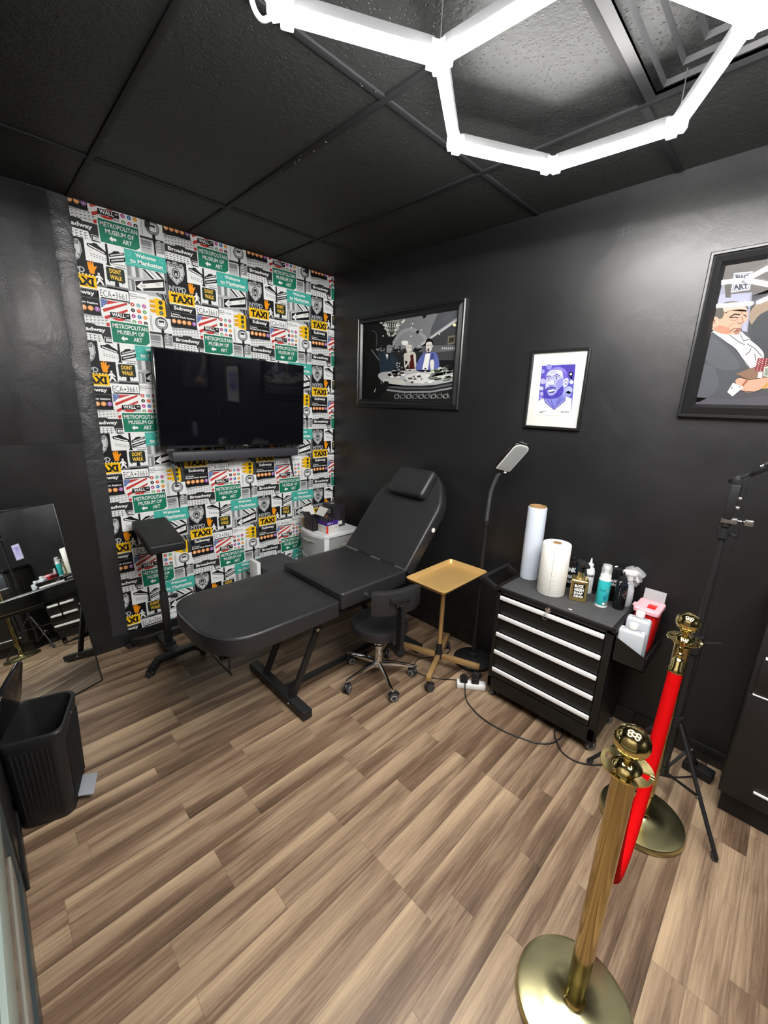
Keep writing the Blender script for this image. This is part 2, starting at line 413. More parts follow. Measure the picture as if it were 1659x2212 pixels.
class Art:
    """2-D drawing in units of its own; v grows downwards"""
    def __init__(s): s.it = []
    def P(s, pts, c, l=1): s.it.append(([tuple(p) for p in pts], None, c, l)); return s
    def R(s, x0, y0, x1, y1, c, l=1): return s.P([(x0, y0), (x0, y1), (x1, y1), (x1, y0)], c, l)
    def C(s, x, y, r, c, l=1, n=14, ry=None): return s.P([(x+r*math.cos(2*PI*k/n), y+(ry or r)*math.sin(2*PI*k/n)) for k in range(n)], c, l)
    def S(s, pts, c, l=1, n=4): return s.P([(p.x, p.y) for p in spline([(a, b, 0) for a, b in pts], n, True)], c, l)
    def ring(s, x, y, r0, r1, c, l=1, n=20, sy=1):
        a = [(x+r1*math.cos(2*PI*k/n), y+r1*sy*math.sin(2*PI*k/n)) for k in range(n+1)]
        b = [(x+r0*math.cos(2*PI*k/n), y+r0*sy*math.sin(2*PI*k/n)) for k in range(n+1)]
        for k in range(n): s.P([a[k], a[k+1], b[k+1], b[k]], c, l)
        return s
    def line(s, pts, w, c, l=1):
        for a, b in zip(pts, pts[1:]):
            d = V((b[0]-a[0], b[1]-a[1])); 
            if d.length == 0: continue
            d.normalize(); n = V((-d.y, d.x))*w/2; e = d*w*0.2
            s.P([(a[0]-e.x+n.x, a[1]-e.y+n.y), (b[0]+e.x+n.x, b[1]+e.y+n.y), (b[0]+e.x-n.x, b[1]+e.y-n.y), (a[0]-e.x-n.x, a[1]-e.y-n.y)], c, l)
        return s
    def T(s, t, x0, y0, x1, y1, c, l=3, bold=0.02, skew=0.0, rot=0.0):
        vs, fs = text2d(t, bold)
        pts = [(x0+(x1-x0)*u+skew*(1-0)*0, y1-(y1-y0)*v) for u, v in vs]
        if rot:
            cx, cy = (x0+x1)/2, (y0+y1)/2; ca, sa = math.cos(rot), math.sin(rot)
            pts = [(cx+(x-cx)*ca-(y-cy)*sa, cy+(x-cx)*sa+(y-cy)*ca) for x, y in pts]
        s.it.append((pts, fs, c, l)); return s
    def emit(s, mb, O, Ux, Vd, Nn, scale=1.0, eps=0.0002, fn=None, rough=0.55, tone=1.0):
        O = V(O); Ux = V(Ux); Vd = V(Vd); Nn = V(Nn)
        for pts, fs, c, l in s.it:
            if tone != 1.0: c = '#%02x%02x%02x' % tuple(int(int(c[i:i+2], 16)*tone) for i in (1, 3, 5))
            mb.use(ink(c, rough))
            P = [fn(p) for p in pts] if fn else pts
            vs = [O + Ux*(p[0]*scale) + Vd*(p[1]*scale) + Nn*(l*eps) for p in P]
            if fs is None:
                fs2 = [list(range(len(P)))]
                if len(P) > 4:
                    from mathutils.geometry import tessellate_polygon
                    fs2 = [list(t) for t in tessellate_polygon([[V((p[0], p[1], 0)) for p in P]])]
            else: fs2 = fs
            mb.add(vs, fs2)
def homography(src, dst):
    A = []; B = []
    for (x, y), (u, v) in zip(src, dst):
        A.append([x, y, 1, 0, 0, 0, -u*x, -u*y]); B.append(u)
        A.append([0, 0, 0, x, y, 1, -v*x, -v*y]); B.append(v)
    n = 8
    for i in range(n):
        p = max(range(i, n), key=lambda r: abs(A[r][i])); A[i], A[p] = A[p], A[i]; B[i], B[p] = B[p], B[i]
        for r in range(n):
            if r != i:
                k = A[r][i]/A[i][i]
                for c in range(i, n): A[r][c] -= k*A[i][c]
                B[r] -= k*B[i]
    h = [B[i]/A[i][i] for i in range(n)]
    def f(p):
        d = h[6]*p[0]+h[7]*p[1]+1
        return ((h[0]*p[0]+h[1]*p[1]+h[2])/d, (h[3]*p[0]+h[4]*p[1]+h[5])/d)
    return f

# ================================================================ ROOM
H = 2.617; XL = -2.42; YF = -4.9
def slab(name, lo, hi, m, bev=0):
    return struct(MB().box(lo, hi, bev).build(name, m))
slab('floor', (XL-0.2, YF-0.2, -0.05), (0.2, 0.2, 0.0), M['floor'])
# walls
wall_back = slab('wall_back', (XL-0.2, 0.0, 0), (0.2, 0.15, H+0.1), M['wall'])
wall_right = slab('wall_right', (0.0, YF-0.2, 0), (0.15, 0.0, H+0.1), M['wall'])
slab('wall_left', (XL-0.15, -1.40, 0), (XL+0.02, 0.0, H+0.1), M['wall'])
slab('wall_front', (XL-0.2, YF-0.15, 0), (0.2, YF, H+0.1), M['wall'])
# sheen lightened into a panel's colour, and the rough strip beside the wallpaper
o = MB().box((XL+0.02, -0.003, 1.36), (-1.832, 0.002, H), 0.001).build('sheen_panel', M['panel'], wall_back, label='streaky glossier black paint, its sheen also lightened into the colour')
BB0 = 0.088
mb = MB()
rn = random.Random(3)
zs = [BB0+i*(H-BB0)/60 for i in range(61)]
vs = []; fs = []
for z in zs:
    for j, x in enumerate((-1.835, -1.825, -1.79, -1.757, -1.745)):
        vs.append((x+rn.uniform(-.0015, .0015), -((0.0, .003, .0035, .003, 0.0)[j]+rn.uniform(-.0010, .0010))*(1 if z > 1.35 else .35), z))
for i in range(60):
    for j in range(4): fs.append([i*5+j, i*5+j+1, (i+1)*5+j+1, (i+1)*5+j])
mb.add(vs, fs); mb.build('plaster_strip', M['rough_strip'], wall_back, smooth=60)
# baseboards
BB = 0.0875
for nm, lo, hi in (('baseboard_back', (XL+0.02, -0.010, 0), (0, 0.0, BB)), ('baseboard_right', (-0.010, YF, 0), (0, -0.01, BB)), ('baseboard_left', (XL+0.02, -1.40, 0), (XL+0.030, -0.01, BB))):
    b = MB().box(lo, hi, 0.003)
    if nm == 'baseboard_right':
        b = MB(); e = [-0.01, -1.45, -2.605, -3.80, YF]
        for a, c in zip(e, e[1:]): b.box((-0.010, c+0.0012, 0), (0, a-0.0012, BB), 0.003)
    struct(b.build(nm, mat('black_'+nm, (0.012, 0.012, 0.012), 0.35)))
mb = MB(); A_ = Art()
for L_ in ([(0, 14), (60, 4)], [(4, 34), (66, 22)], [(20, -4), (26, 48)], [(44, -8), (50, 40)]): A_.line(L_, 1.6, '#4a4a4e', 1)
A_.emit(mb, (-.0001, -2.135, 2.465), (0, -1, 0), (0, 0, -1), (-1, 0, 0), .001); mb.build('scratch_mark', None, wall_right, smooth=0, label='faint pale scratch marks in the black paint')
# ceiling: tiles above a grid of flat runners
struct(MB().box((XL-0.2, YF-0.2, H+0.006), (0.2, 0.2, H+0.08)).build('ceiling', M['ceiling']))
xr = (-1.742, -1.135, -0.541); yr = (-0.525, -1.722, -2.342, -2.952, -4.17)
mb = MB()
for x in xr: mb.box((x-0.012, YF, H-0.0015), (x+0.012, 0, H+0.0075), 0.0008)
for i, y in enumerate(yr):
    xs_ = [XL, *xr, 0]
    for a, c in zip(xs_, xs_[1:]):
        if i == 2 and a < -1.2: continue
        mb.box((a+0.013, y-0.012, H-0.0012), (c-0.013, y+0.012, H+0.0075), 0.0008)
grid = struct(mb.build('trim_1', M['tbar']))
# chips of bare white along two runners
rn = random.Random(11); mb = MB()
def chips(x0, y0, x1, y1, n, s):
    for k in range(n):
        t = rn.random(); x = x0+(x1-x0)*t+rn.uniform(-.012, .012); y = y0+(y1-y0)*t+rn.uniform(-.01, .01)
        r = rn.uniform(.3, 1)*s; p = [(x+r*rn.uniform(.4, 1)*math.cos(a), y+r*2*rn.uniform(.4, 1)*math.sin(a), H-0.0018) for a in (0, 1.1, 2.2, 3.3, 4.4, 5.4)]
        mb.add(p, [[0, 1, 2, 3, 4, 5]])
chips(-1.133, -1.02, -1.14, -1.40, 12, .0035); chips(-1.25, -1.722, -1.12, -1.722, 5, .003); chips(-1.73, -.72, -1.732, -.76, 3, .002); chips(-1.14, -.83, -1.14, -.86, 2, .0025)
mb.build('paint_chip', mat('bare_white_chip', (0.55, 0.54, 0.5), 0.8), grid, smooth=0, label='white chips where the black paint has come off')
# four-way air diffuser in the ceiling
vent = thing('ceiling_vent', 'black square four-way ceiling air diffuser with nested sloping louvres', 'vent', (-0.838, -2.647, H))
def sqring(mb, c, a0, z0, a1, z1, t=0.003):
    P = []
    for a, z in ((a0, z0), (a1, z1), (a1, z1+t), (a0, z0+t)):
        P.append([(c[0]+sx*a, c[1]+sy*a, z) for sx, sy in ((-1, -1), (1, -1), (1, 1), (-1, 1))])
    vs = [p for L_ in P for p in L_]; fs = []
    for i in range(4):
        j = (i+1) % 4
        for k in range(4):
            l = (k+1) % 4; fs.append([i*4+k, i*4+l, j*4+l, j*4+k])
    mb.add(vs, fs)
vm = mat('black_vent_metal', (0.026, 0.026, 0.028), 0.5)
mb = MB(); sqring(mb, (-0.838, -2.647), 0.292, H-0.004, 0.262, H-0.004); sqring(mb, (-0.838, -2.647), 0.262, H-0.004, 0.262, H+0.07)
mb.build('frame', vm, vent)
for a in (0.235, 0.175, 0.115, 0.055):
    mb = MB(); sqring(mb, (-0.838, -2.647), a, H-0.006, max(a-0.035, .012), H+0.04); mb.build('louvre', vm, vent)
# two small black clips under the ceiling
for x, s in ((-1.377, 'left black clip hanging at the ceiling above the television'), (-0.275, 'right black clip at the ceiling near the corner of the room')):
    mb = MB(); mb.box((x-.010, -.030, H-.034), (x+.010, -.002, H-.004), .002); mb.box((x-.003, -.034, H-.06), (x+.004, -.028, H-.02), .001)
    tag(rezero(mb.build('ceiling_clip', M['black_plastic'])), s, 'clip', 'ceiling clips')

# ---- glazed door on the left, shut, seen at a grazing angle
dr = MB().box((XL-0.04, -3.70, 0.0), (XL+0.018, -1.402, 0.11), 0.003).build('door_1', M['rail_grey']); struct(dr)
dr2 = MB().box((XL-0.03, -3.70, 0.11), (XL+0.004, -1.402, 2.20)).build('door_pane', M['dark_glass'], dr)
MB().box((XL-0.03, -3.70, 0.44), (XL+0.014, -1.402, 0.58), 0.002).build('middle_rail', M['rail_sage'], dr)
MB().box((XL-0.03, -3.70, 0.111), (XL+0.010, -1.462, 0.235), 0.002).build('lower_rail', M['rail_beige'], dr)
MB().box((XL-0.04, -1.46, 0.11), (XL+0.016, -1.402, 2.20), 0.002).build('door_stile', M['rail_grey'], dr)
slab('wall_left.001', (XL-0.15, YF, 0), (XL+0.02, -3.70, H+0.1), M['wall'])
slab('wall_left.002', (XL-0.15, -3.70, 2.20), (XL+0.02, -1.40, H+0.1), M['wall'])

# ================================================================ WALLPAPER (millimetres inside one 530 x 516 repeat)
W_, K_, G_, TE = '#f4f4f2', '#15161a', '#17795e', '#3fb0a2'
YE, OR, RED = '#fbc60d', '#f79a12', '#c63a35'
GR, DG, LG = '#8d9092', '#2c2d30', '#cfd1d1'
A = Art()
rn = random.Random(5)
# row A: timetable, bus pole, buildings, Broadway
A.R(200, 20, 335, 112, LG, 1); A.R(204, 40, 262, 70, GR, 2); A.R(204, 74, 262, 96, '#b5b7b8', 2); A.R(203, 22, 330, 34, DG, 2)
for k in range(4): A.R(208, 46+k*11, 256, 49+k*11, '#5a5c5e', 3)
A.R(286, 38, 330, 92, GR, 2); A.T('M5', 296, 26, 312, 33, W_, 3)
for k, t in enumerate(('M4', 'Q32', 'M7')): A.T(t, 292, 44+k*16, 312, 53+k*16, '#e6e6e6', 3)
A.R(266, 98, 332, 110, '#e8e8e8', 2); A.R(208, 100, 258, 103, GR, 3)
A.R(273, -5, 283, 110, K_, 4)
A.R(333, -27, 530, 32, '#e9eaea', 1)
A.P([(333, -14), (530, -34), (530, -27), (333, -6)], '#9fa2a4', 2)
A.P([(333, -22), (530, -42), (530, -38), (333, -17)], K_, 2)
for r in range(3):
    for k in range(10):
        x = 340+k*18.5; y = -8-(x-333)*0.10+r*15
        A.P([(x, y+4), (x+11, y+3), (x+11, y+6), (x+4, y+7), (x+3, y+11), (x, y+11)], '#77797c', 3)
A.R(333, 66, 490, 114, '#eceded', 1)
for r in range(3):
    for k in range(7):
        x = 340+k*20; y = 76+(x-333)*0.04+r*13
        A.P([(x, y), (x+13, y), (x+13, y+3), (x+6, y+3), (x+5, y+8), (x, y+8)], '#6c6e71', 2)
A.P([(333, 32), (392, 30), (402, 22), (448, 22), (458, 30), (530, 30), (530, 104), (488, 112), (478, 74), (333, 70)], DG, 4)
A.line([(333, 32), (392, 30), (402, 22), (448, 22), (458, 30), (528, 30)], 2, K_, 5)
A.T('Broadway', 352, 39, 500, 66, W_, 6, 0.03)
A.P([(488, 82), (530, 84), (530, 116), (486, 116)], K_, 5); A.line([(490, 116), (490, 85), (530, 86)], 2.2, W_, 6); A.P([(497, 92), (530, 93), (530, 110), (497, 109)], W_, 6); A.T('ON', 502, 95, 524, 107, '#555555', 7)
# METROPOLITAN MUSEUM OF ART
A.P([(-5, -12), (202, -12), (202, 93), (176, 113), (-3, 113)], W_, 7)
A.P([(0, -7), (197, -7), (197, 91), (174, 108), (2, 108)], G_, 8)
A.T('METROPOLITAN', 9, 4, 190, 28, W_, 9, 0.012); A.T('MUSEUM OF', 30, 37, 170, 60, W_, 9, 0.012); A.T('ART', 110, 70, 156, 93, W_, 9, 0.012)
A.P([(44, 82), (60, 67), (60, 76), (79, 76), (79, 88), (60, 88), (60, 97)], W_, 9)
# street sign post
A.R(-80, 114, 114, 222, '#f1f2f2', 1)
for k in range(6): A.R(-55+k*13, 176+k*2, -47+k*13, 180+k*2, '#84878a', 2); A.R(-55+k*13, 186+k*2, -47+k*13, 190+k*2, '#84878a', 2); A.R(40+k*12, 204, 48+k*12, 208, '#9b9d9f', 2)
A.line([(-60, 170), (-40, 152), (0, 156), (20, 172)], 1.5, '#b6b8ba', 2)
A.P([(20, 112), (31, 112), (32, 208), (38, 220), (14, 220), (20, 205)], K_, 5)
A.P([(-66, 132), (-40, 128), (-34, 122), (-18, 124), (-12, 132), (22, 154), (22, 172), (-64, 146)], K_, 4); A.P([(-58, 136), (14, 160), (14, 166), (-58, 142)], W_, 5)
A.P([(32, 162), (50, 150), (60, 140), (82, 136), (90, 142), (110, 136), (110, 150), (34, 176)], K_, 4); A.P([(40, 163), (104, 141), (104, 147), (40, 169)], LG, 5)
A.P([(34, 184), (112, 160), (112, 182), (34, 206)], K_, 4); A.P([(42, 189), (106, 169), (106, 176), (42, 196)], LG, 5)
# Welcome to Manhattan
A.R(112, 112, 332, 196, TE, 7); A.ring(133, 134, 11, 15, '#62c0b4', 8, 16); A.ring(133, 134, 4, 6, '#62c0b4', 8, 12); A.ring(307, 133, 8, 13, '#5cbcb0', 8, 16); A.line([(116, 184), (330, 184)], 1.5, '#bfe6df', 8)
A.T('Welcome', 168, 122, 276, 143, W_, 9, 0.03); A.T('to Manhattan', 137, 155, 312, 178, W_, 9, 0.03)
# one way, with building behind
A.R(112, 190, 332, 336, '#b9bcbe', 1)
for x, c in ((118, '#8a8d90'), (142, '#e3e4e4'), (160, '#75787b'), (182, '#d8d9d9')): A.R(x, 196, x+17, 250, c, 2)
A.R(114, 266, 148, 330, '#7f8285', 2); A.R(120, 272, 132, 326, LG, 3)
A.P([(190, 196), (225, 196), (300, 262), (262, 262)], W_, 3); A.P([(196, 198), (212, 198), (282, 262), (266, 262)], K_, 4); A.P([(240, 196), (330, 196), (330, 250), (296, 250)], '#e8e9e9', 3)
A.P([(262, 198), (282, 198), (326, 240), (326, 252)], K_, 4); A.line([(290, 200), (326, 200)], 3, GR, 4); A.P([(316, 196), (332, 196), (332, 336), (318, 336)], '#6a6c70', 4)
A.P([(149, 270), (316, 226), (316, 300), (149, 326)], W_, 5); A.P([(152, 272), (313, 229), (313, 297), (152, 323)], K_, 6)
A.P([(156, 300), (192, 264), (190, 280), (306, 246), (306, 276), (190, 304), (192, 320)], W_, 7)
A.T('ONE', 178, 284, 206, 298, '#333333', 8, 0.0, rot=-0.2); A.T('WAY', 262, 258, 296, 272, '#333333', 8, 0.0, rot=-0.2)
# DONT WALK
A.R(-6, 204, 114, 326, '#eff0f0', 2); A.R(2, 240, 112, 244, LG, 3); A.R(4, 320, 112, 340, '#7c7f82', 3); A.R(58, 216, 110, 222, GR, 3)
A.P(rrect(11, 226, 101, 298, 8, 3), '#1d2b26', 5); A.R(18, 296, 24, 304, K_, 5); A.R(82, 296, 88, 304, K_, 5); A.P([(48, 296), (66, 296), (68, 322), (46, 322)], K_, 4)
A.T('DONT', 27, 233, 84, 257, '#f7c948', 7, 0.03); A.T('WALK', 27, 264, 88, 288, '#f7c948', 7, 0.03)
# NYPD shield
A.R(332, 112, 452, 300, K_, 3)
sh = [(345, 122), (362, 127), (385, 116), (408, 127), (425, 122), (436, 140), (438, 175), (424, 212), (386, 246), (350, 212), (334, 175), (335, 140)]
c0 = (386, 178)
sc_ = lambda q: [(c0[0]+(x-c0[0])*q, c0[1]+(y-c0[1])*q) for x, y in sh]
A.P(sc_(1.0), '#d9dada', 5); A.P(sc_(0.95), K_, 6); A.P(sc_(0.90), '#c9cbcc', 7)
A.P([(348, 132), (424, 132), (424, 148), (348, 148)], K_, 8); A.T('POLICE', 362, 124, 410, 132, K_, 8, 0.02); A.T('DEPARTMENT', 350, 135, 422, 146, '#dddddd', 9, 0.01)
A.C(386, 182, 25, K_, 8, 20, 30); A.C(386, 182, 21, '#aeb0b2', 9, 20, 26); A.C(386, 182, 13, '#2a2b2e', 10, 16); A.C(386, 186, 6, '#dfe0e0', 11, 10); A.P([(372, 166), (400, 166), (394, 174), (378, 174)], K_, 11); A.P([(376, 200), (396, 200), (386, 212)], K_, 11)
for a in range(5):
    t = PI*(0.12+0.19*a); A.P([(386+x, 180+y) for x, y in ((44*math.cos(t), 46*math.sin(t)), (44*math.cos(t+.1), 46*math.sin(t+.1)), (32*math.cos(t+.1), 34*math.sin(t+.1)), (32*math.cos(t), 34*math.sin(t)))], K_, 8)
A.T('NYPD', 338, 254, 440, 283, '#b9bdc2', 6, 0.03)
# hand + walking figure
A.R(446, 218, 530, 330, K_, 4)
A.P([(455, 226), (462, 222), (464, 240), (467, 219), (473, 219), (474, 240), (478, 221), (484, 223), (484, 244), (490, 240), (497, 236), (498, 242), (486, 262), (484, 280), (462, 280), (457, 258)], OR, 6)
A.C(503, 274, 6, W_, 6, 10)
A.P([(498, 281), (508, 281), (516, 290), (522, 300), (517, 303), (509, 294), (510, 302), (518, 312), (524, 328), (516, 328), (506, 312), (498, 318), (492, 329), (485, 327), (494, 310), (496, 294), (489, 298), (484, 306), (479, 302), (486, 290)], W_, 6)
# TAXI
A.P([(333, 290)]+[p for k in range(10) for p in ((333+k*15.3, 285), (340+k*15.3, 285), (340+k*15.3, 292), (333+(k+1)*15.3, 292))]+[(486, 352)]+[p for k in range(10) for p in ((486-k*15.3, 359), (479-k*15.3, 359), (479-k*15.3, 352), (486-(k+1)*15.3, 352))], '#fff3c4', 7)
A.R(333, 291, 487, 353, YE, 8); A.T('NEW YORK', 372, 294, 440, 300, K_, 9, 0.02)
def serif_taxi(A, x0, y0, x1, y1, c, l):
    A.T('TAXI', x0, y0, x1, y1, c, l, 0.055); w = x1-x0
    for u0, u1, t in ((0.05, .23, 0), (.27, .40, 1), (.46, .56, 1), (.56, .66, 0), (.76, .86, 0), (.66, .76, 1), (.88, 1.02, 0), (.88, 1.02, 1)):
        y = y1-5 if t else y0; A.R(x0+w*u0, y, x0+w*u1, y+5, c, l)
    A.R(x0+w*.08, y1-5, x0+w*.22, y1, c, l)
serif_taxi(A, 346, 303, 474, 346, K_, 9)
# Subway panels
A.R(330, 360, 490, 492, K_, 5); A.R(334, 364, 486, 366, GR, 6); A.T('Subway', 356, 368, 470, 396, W_, 6, 0.03)
A.R(334, 404, 490, 405.5, GR, 6); A.T('5 Avenue-', 336, 412, 392, 422, W_, 6, 0.03); A.T('Bryant Park Station', 336, 424, 480, 438, W_, 6, 0.03)
for k, (t, c) in enumerate((('B', '#f8a45a'), ('D', '#f8a45a'), ('F', '#f8a45a'), ('V', '#f8a45a'), ('7', '#a66fb8'))):
    A.C(350+k*31, 458, 13, c, 6, 16); A.T(t, 346+k*31, 451, 354+k*31, 465, W_, 7)
A.P([(330, 492), (530, 492), (530, 516), (330, 516)], '#e8e9e9', 0)
# licence plate
A.R(-46, 330, 112, 402, '#8a8d8f', 3); A.line([(-44, 334), (20, 337), (108, 332)], 3, '#3a3b3d', 4)
A.P(rrect(-46, 340, 109, 398, 5, 2), '#f7f8f8', 5); A.T('ECA', -32, 352, 23, 386, '#4a4c50', 6, -0.005); A.T('3661', 42, 352, 98, 386, '#4a4c50', 6, -0.005); A.P([(26, 371), (34, 364), (40, 372), (32, 376)], '#4a4c50', 6); A.R(-30, 390, 108, 397, K_, 6)
# flag
A.R(-36, 400, 104, 492, W_, 4)
for k in range(3): A.P([(-30+k*4, 452+k*38), (96, 398+k*36), (96, 410+k*36), (-26+k*4, 468+k*38)][:4], RED, 5)
A.P([(0, 404), (60, 402), (-20, 430), (-30, 440)], RED, 5)
A.P([(-36, 401), (-2, 401), (-2, 415), (-30, 444), (-36, 444)], '#4c6aa8', 6)
for a in range(4):
    for b in range(4): A.C(-32+a*8, 406+b*9, 1.8, W_, 7, 5)
A.R(-36, 490, 0, 516, '#e8e9e9', 2)
A.P([(4, 462), (106, 458), (106, 488), (4, 490)], K_, 8); A.T('WALL', 12, 464, 80, 484, W_, 9, 0.03); A.T('ST', 86, 466, 101, 474, W_, 9, 0.02); A.T('200', 42, 458, 66, 464, '#bbbbbb', 9)
A.P([(0, 490), (106, 490), (106, 504), (0, 504)], '#dcdcdc', 5); A.P([(10, 494), (34, 490), (68, 492), (68, 503), (30, 504)], '#d0342c', 6); A.R(72, 494, 104, 500, GR, 6)
# subway guide
A.R(106, 332, 214, 516, '#f6f7f7', 3); A.T('New York', 112, 342, 152, 350, '#333333', 5); A.T('Subway Guide', 112, 352, 200, 363, '#333333', 5); A.R(112, 368, 146, 370, GR, 5)
dots = (('1', RED), ('L', '#7fb0b0'), ('AA', '#b5338a'), ('Q', K_), ('7', '#e0562f'), ('GG', '#4f9a5c'), ('6', '#b5338a'), ('K', '#1f6fa8'), ('L', '#f09a20'), ('SS', '#5fa052'), ('DB', '#d8405c'), ('S', K_))
for k, (t, c) in enumerate(dots):
    x = 124+(k % 3)*31; y = 403+(k//3)*31.5; A.C(x, y, 11, c, 6, 14); A.T(t, x-(3 if len(t) < 2 else 5), y-5, x+(3 if len(t) < 2 else 5), y+5, W_, 7)
# traffic light
A.R(214, 336, 334, 444, '#ececec', 2); A.P([(258, 316), (334, 314), (334, 450), (300, 450), (290, 340)], '#3b3d40', 3)
for k in range(4): A.line([(262+k*14, 318), (300+k*6, 344+k*8)], 5, '#a9abad' if k % 2 else K_, 4)
A.P([(244, 348), (262, 344), (306, 352), (306, 444), (250, 440)], YE, 6)
for k in range(3): A.P([(216, 360+k*26), (248, 356+k*26), (250, 376+k*26), (222, 376+k*26)], '#e8a70a', 5); A.C(280, 366+k*29, 12, '#30422c' if k < 2 else '#6d8a83', 7, 14); A.ring(280, 366+k*29, 9, 11.5, '#161a12', 8, 14)
# bus stop
A.R(212, 444, 334, 536, '#eef0f0', 3); A.R(218, 446, 221, 530, GR, 4); A.ring(275, 484, 33, 37, '#4c4f52', 5, 24); A.C(275, 484, 33, '#9fa3a6', 4, 24)
A.P(rrect(256, 462, 294, 500, 5, 2), '#fafafa', 6); A.R(260, 467, 290, 480, '#33363a', 7); A.R(262, 486, 268, 490, '#33363a', 7); A.R(282, 486, 288, 490, '#33363a', 7); A.R(258, 500, 264, 505, '#33363a', 6); A.R(286, 500, 292, 505, '#33363a', 6)
A.ring(275, 492, 37, 41, W_, 4, 24); A.R(270, 521, 286, 560, K_, 5)
mb = MB()
mb.use(ink('#f0f0ee')); zt, zb = H, BB
mb.add([(-1.744, -0.0004, zb), (0, -0.0004, zb), (0, -0.0004, zt), (-1.744, -0.0004, zt)], [[0, 1, 2, 3]])
PX, PY = 0.53, 0.5159
for i in range(-1, 4):
    for j in range(-1, 6):
        O = (-1.6212+i*PX, -0.0004, 2.5545-j*PY)
        if O[0] < -2.4 or j > 5: continue
        A.emit(mb, O, (1, 0, 0), (0, 0, -1), (0, -1, 0), 0.001, eps=0.00012)
wp = mb.build('wallpaper', None, wall_back, smooth=0, label='white wallpaper printed with city street signs, taxis and subway maps')
bm = bmesh.new(); bm.from_mesh(wp.data)
for co_, no in (((-1.744, 0, 0), (-1, 0, 0)), ((-0.0005, 0, 0), (1, 0, 0)), ((0, 0, H), (0, 0, 1)), ((0, 0, BB), (0, 0, -1))):
    bmesh.ops.bisect_plane(bm, geom=bm.verts[:]+bm.edges[:]+bm.faces[:], dist=1e-7, plane_co=co_, plane_no=no, clear_outer=True)
bm.to_mesh(wp.data); bm.free()

# ================================================================ HEXAGON LIGHT (five cells, bow-tie)
hz, hcx, hcy, hr, hth = 2.469, -0.974, -2.29, 0.388, 2.633
tX, tY = 0.018, 0.043
def hp(x, y): return V((x, y, hz+tX*(x-hcx)+tY*(y-hcy)))
cA = V((hcx, hcy)); s3 = math.sqrt(3)*hr
def nb(c, deg): a = hth+math.radians(deg-150.86); return V((c.x+s3*math.cos(a), c.y+s3*math.sin(a)))
cB = nb(cA, 181); cC = nb(cA, 241); cD = nb(cC, 241); cE = nb(cC, 301)
verts_ = []; edges_ = set()
def vid(p):
    for i, q in enumerate(verts_):
        if (q-p).length < 0.05: return i
    verts_.append(p); return len(verts_)-1
for c in (cA, cB, cC, cD, cE):
    ids = [vid(V((c.x+hr*math.cos(hth+k*PI/3), c.y+hr*math.sin(hth+k*PI/3)))) for k in range(6)]
    for k in range(6): edges_.add(tuple(sorted((ids[k], ids[(k+1) % 6]))))
HL = thing('hexagon_light', 'glowing white honeycomb of linked light tubes hung just below the black ceiling', 'ceiling light', (cC.x, cC.y, hz))
deg = {}
for a, b in sorted(edges_):
    A_, B_ = hp(*verts_[a]), hp(*verts_[b]); d = (B_-A_).normalized()
    P0, P1 = A_+d*0.020, B_-d*0.020
    for k, q in ((a, d), (b, -d)): deg.setdefault(k, []).append(q)
    t = MB().tube([P0, P1], 0.0125, 12).build('light_tube', M['tube'], HL)
    MB().bar(P0+V((0, 0, 0.023)), P1+V((0, 0, 0.023)), 0.036, 0.024, 0.003).build('tube_housing', M['tube_cap'], t)
for k, ds in deg.items():
    c = hp(*verts_[k]); mb = MB()
    for d in ds: mb.bar(c+V((0, 0, .008)), c+d*0.030+V((0, 0, .008)), 0.040, 0.044, 0.003)
    mb.build('connector', M['connector'], HL)
    if k % 3 == 0: MB().cyl(c+V((0, 0, .03)), (c.x, c.y, H), 0.0015, n=6).build('suspension_wire', M['steel'], HL)
# power lead leaving the left-hand corner
va = min(range(len(verts_)), key=lambda i: (verts_[i]-V((-1.60, -1.83))).length); c = hp(*verts_[va])
MB().tube(spline([c+V((0, 0, .01)), c+V((-.03, .03, -.01)), c+V((-.055, .03, .02)), c+V((-.05, -.0, .06)), (c.x-.03, c.y-.02, H)], 6), 0.006).build('power_lead', M['white_plastic'], HL)

# ================================================================ TREATMENT BED
B = thing('treatment_bed', 'black leatherette adjustable tattoo bed with raised backrest in front of the wallpaper', 'bed', (-1.0, -1.10, 0))
lp = [(-1.045, -1.395), (-1.045, -0.80), (-1.57, -0.80), (-1.63, -0.815), (-1.68, -0.86), (-1.71, -0.95), (-1.715, -1.05), (-1.712, -1.18), (-1.69, -1.27), (-1.645, -1.345), (-1.58, -1.385), (-1.50, -1.398)]
lp = [(p.x, p.y) for p in spline([(a, b, 0) for a, b in lp[2:]+[]], 3)] + [(-1.06, -1.398), (-1.046, -1.385), (-1.046, -0.812), (-1.058, -0.80)]
leg = MB().cushion(lp, 0.525, 0.622, 0.016, 0.010).build('leg_cushion', M['leather'], B)
MB().tube([(x, y, 0.614) for x, y in inset(lp, 0.003)], 0.0032, 6, close=True).build('piping', M['piping'], leg)
sp_ = rrect(-1.035, -1.392, -0.515, -0.805, 0.02, 3)
seat = MB().cushion(sp_, 0.556, 0.655, 0.016, 0.010).build('seat_cushion', M['leather'], B)
MB().tube([(x, y, 0.647) for x, y in inset(sp_, 0.003)], 0.0032, 6, close=True).build('piping', M['piping'], seat)
MB().box((-1.20, -1.3975, 0.553), (-1.085, -1.3965, 0.574)).build('maker_label', M['piping'], leg)
th_ = math.radians(49)
BT = Matrix.Translation((-0.535, -1.10, 0.655)) @ Matrix.Rotation(-th_, 4, 'Y')
bp_ = [(0, -.292), (.44, -.292), (.50, -.280), (.57, -.245), (.64, -.195), (.685, -.150), (.70, -.11), (.70, .11), (.685, .150), (.64, .195), (.57, .245), (.50, .280), (.44, .292), (0, .292)]
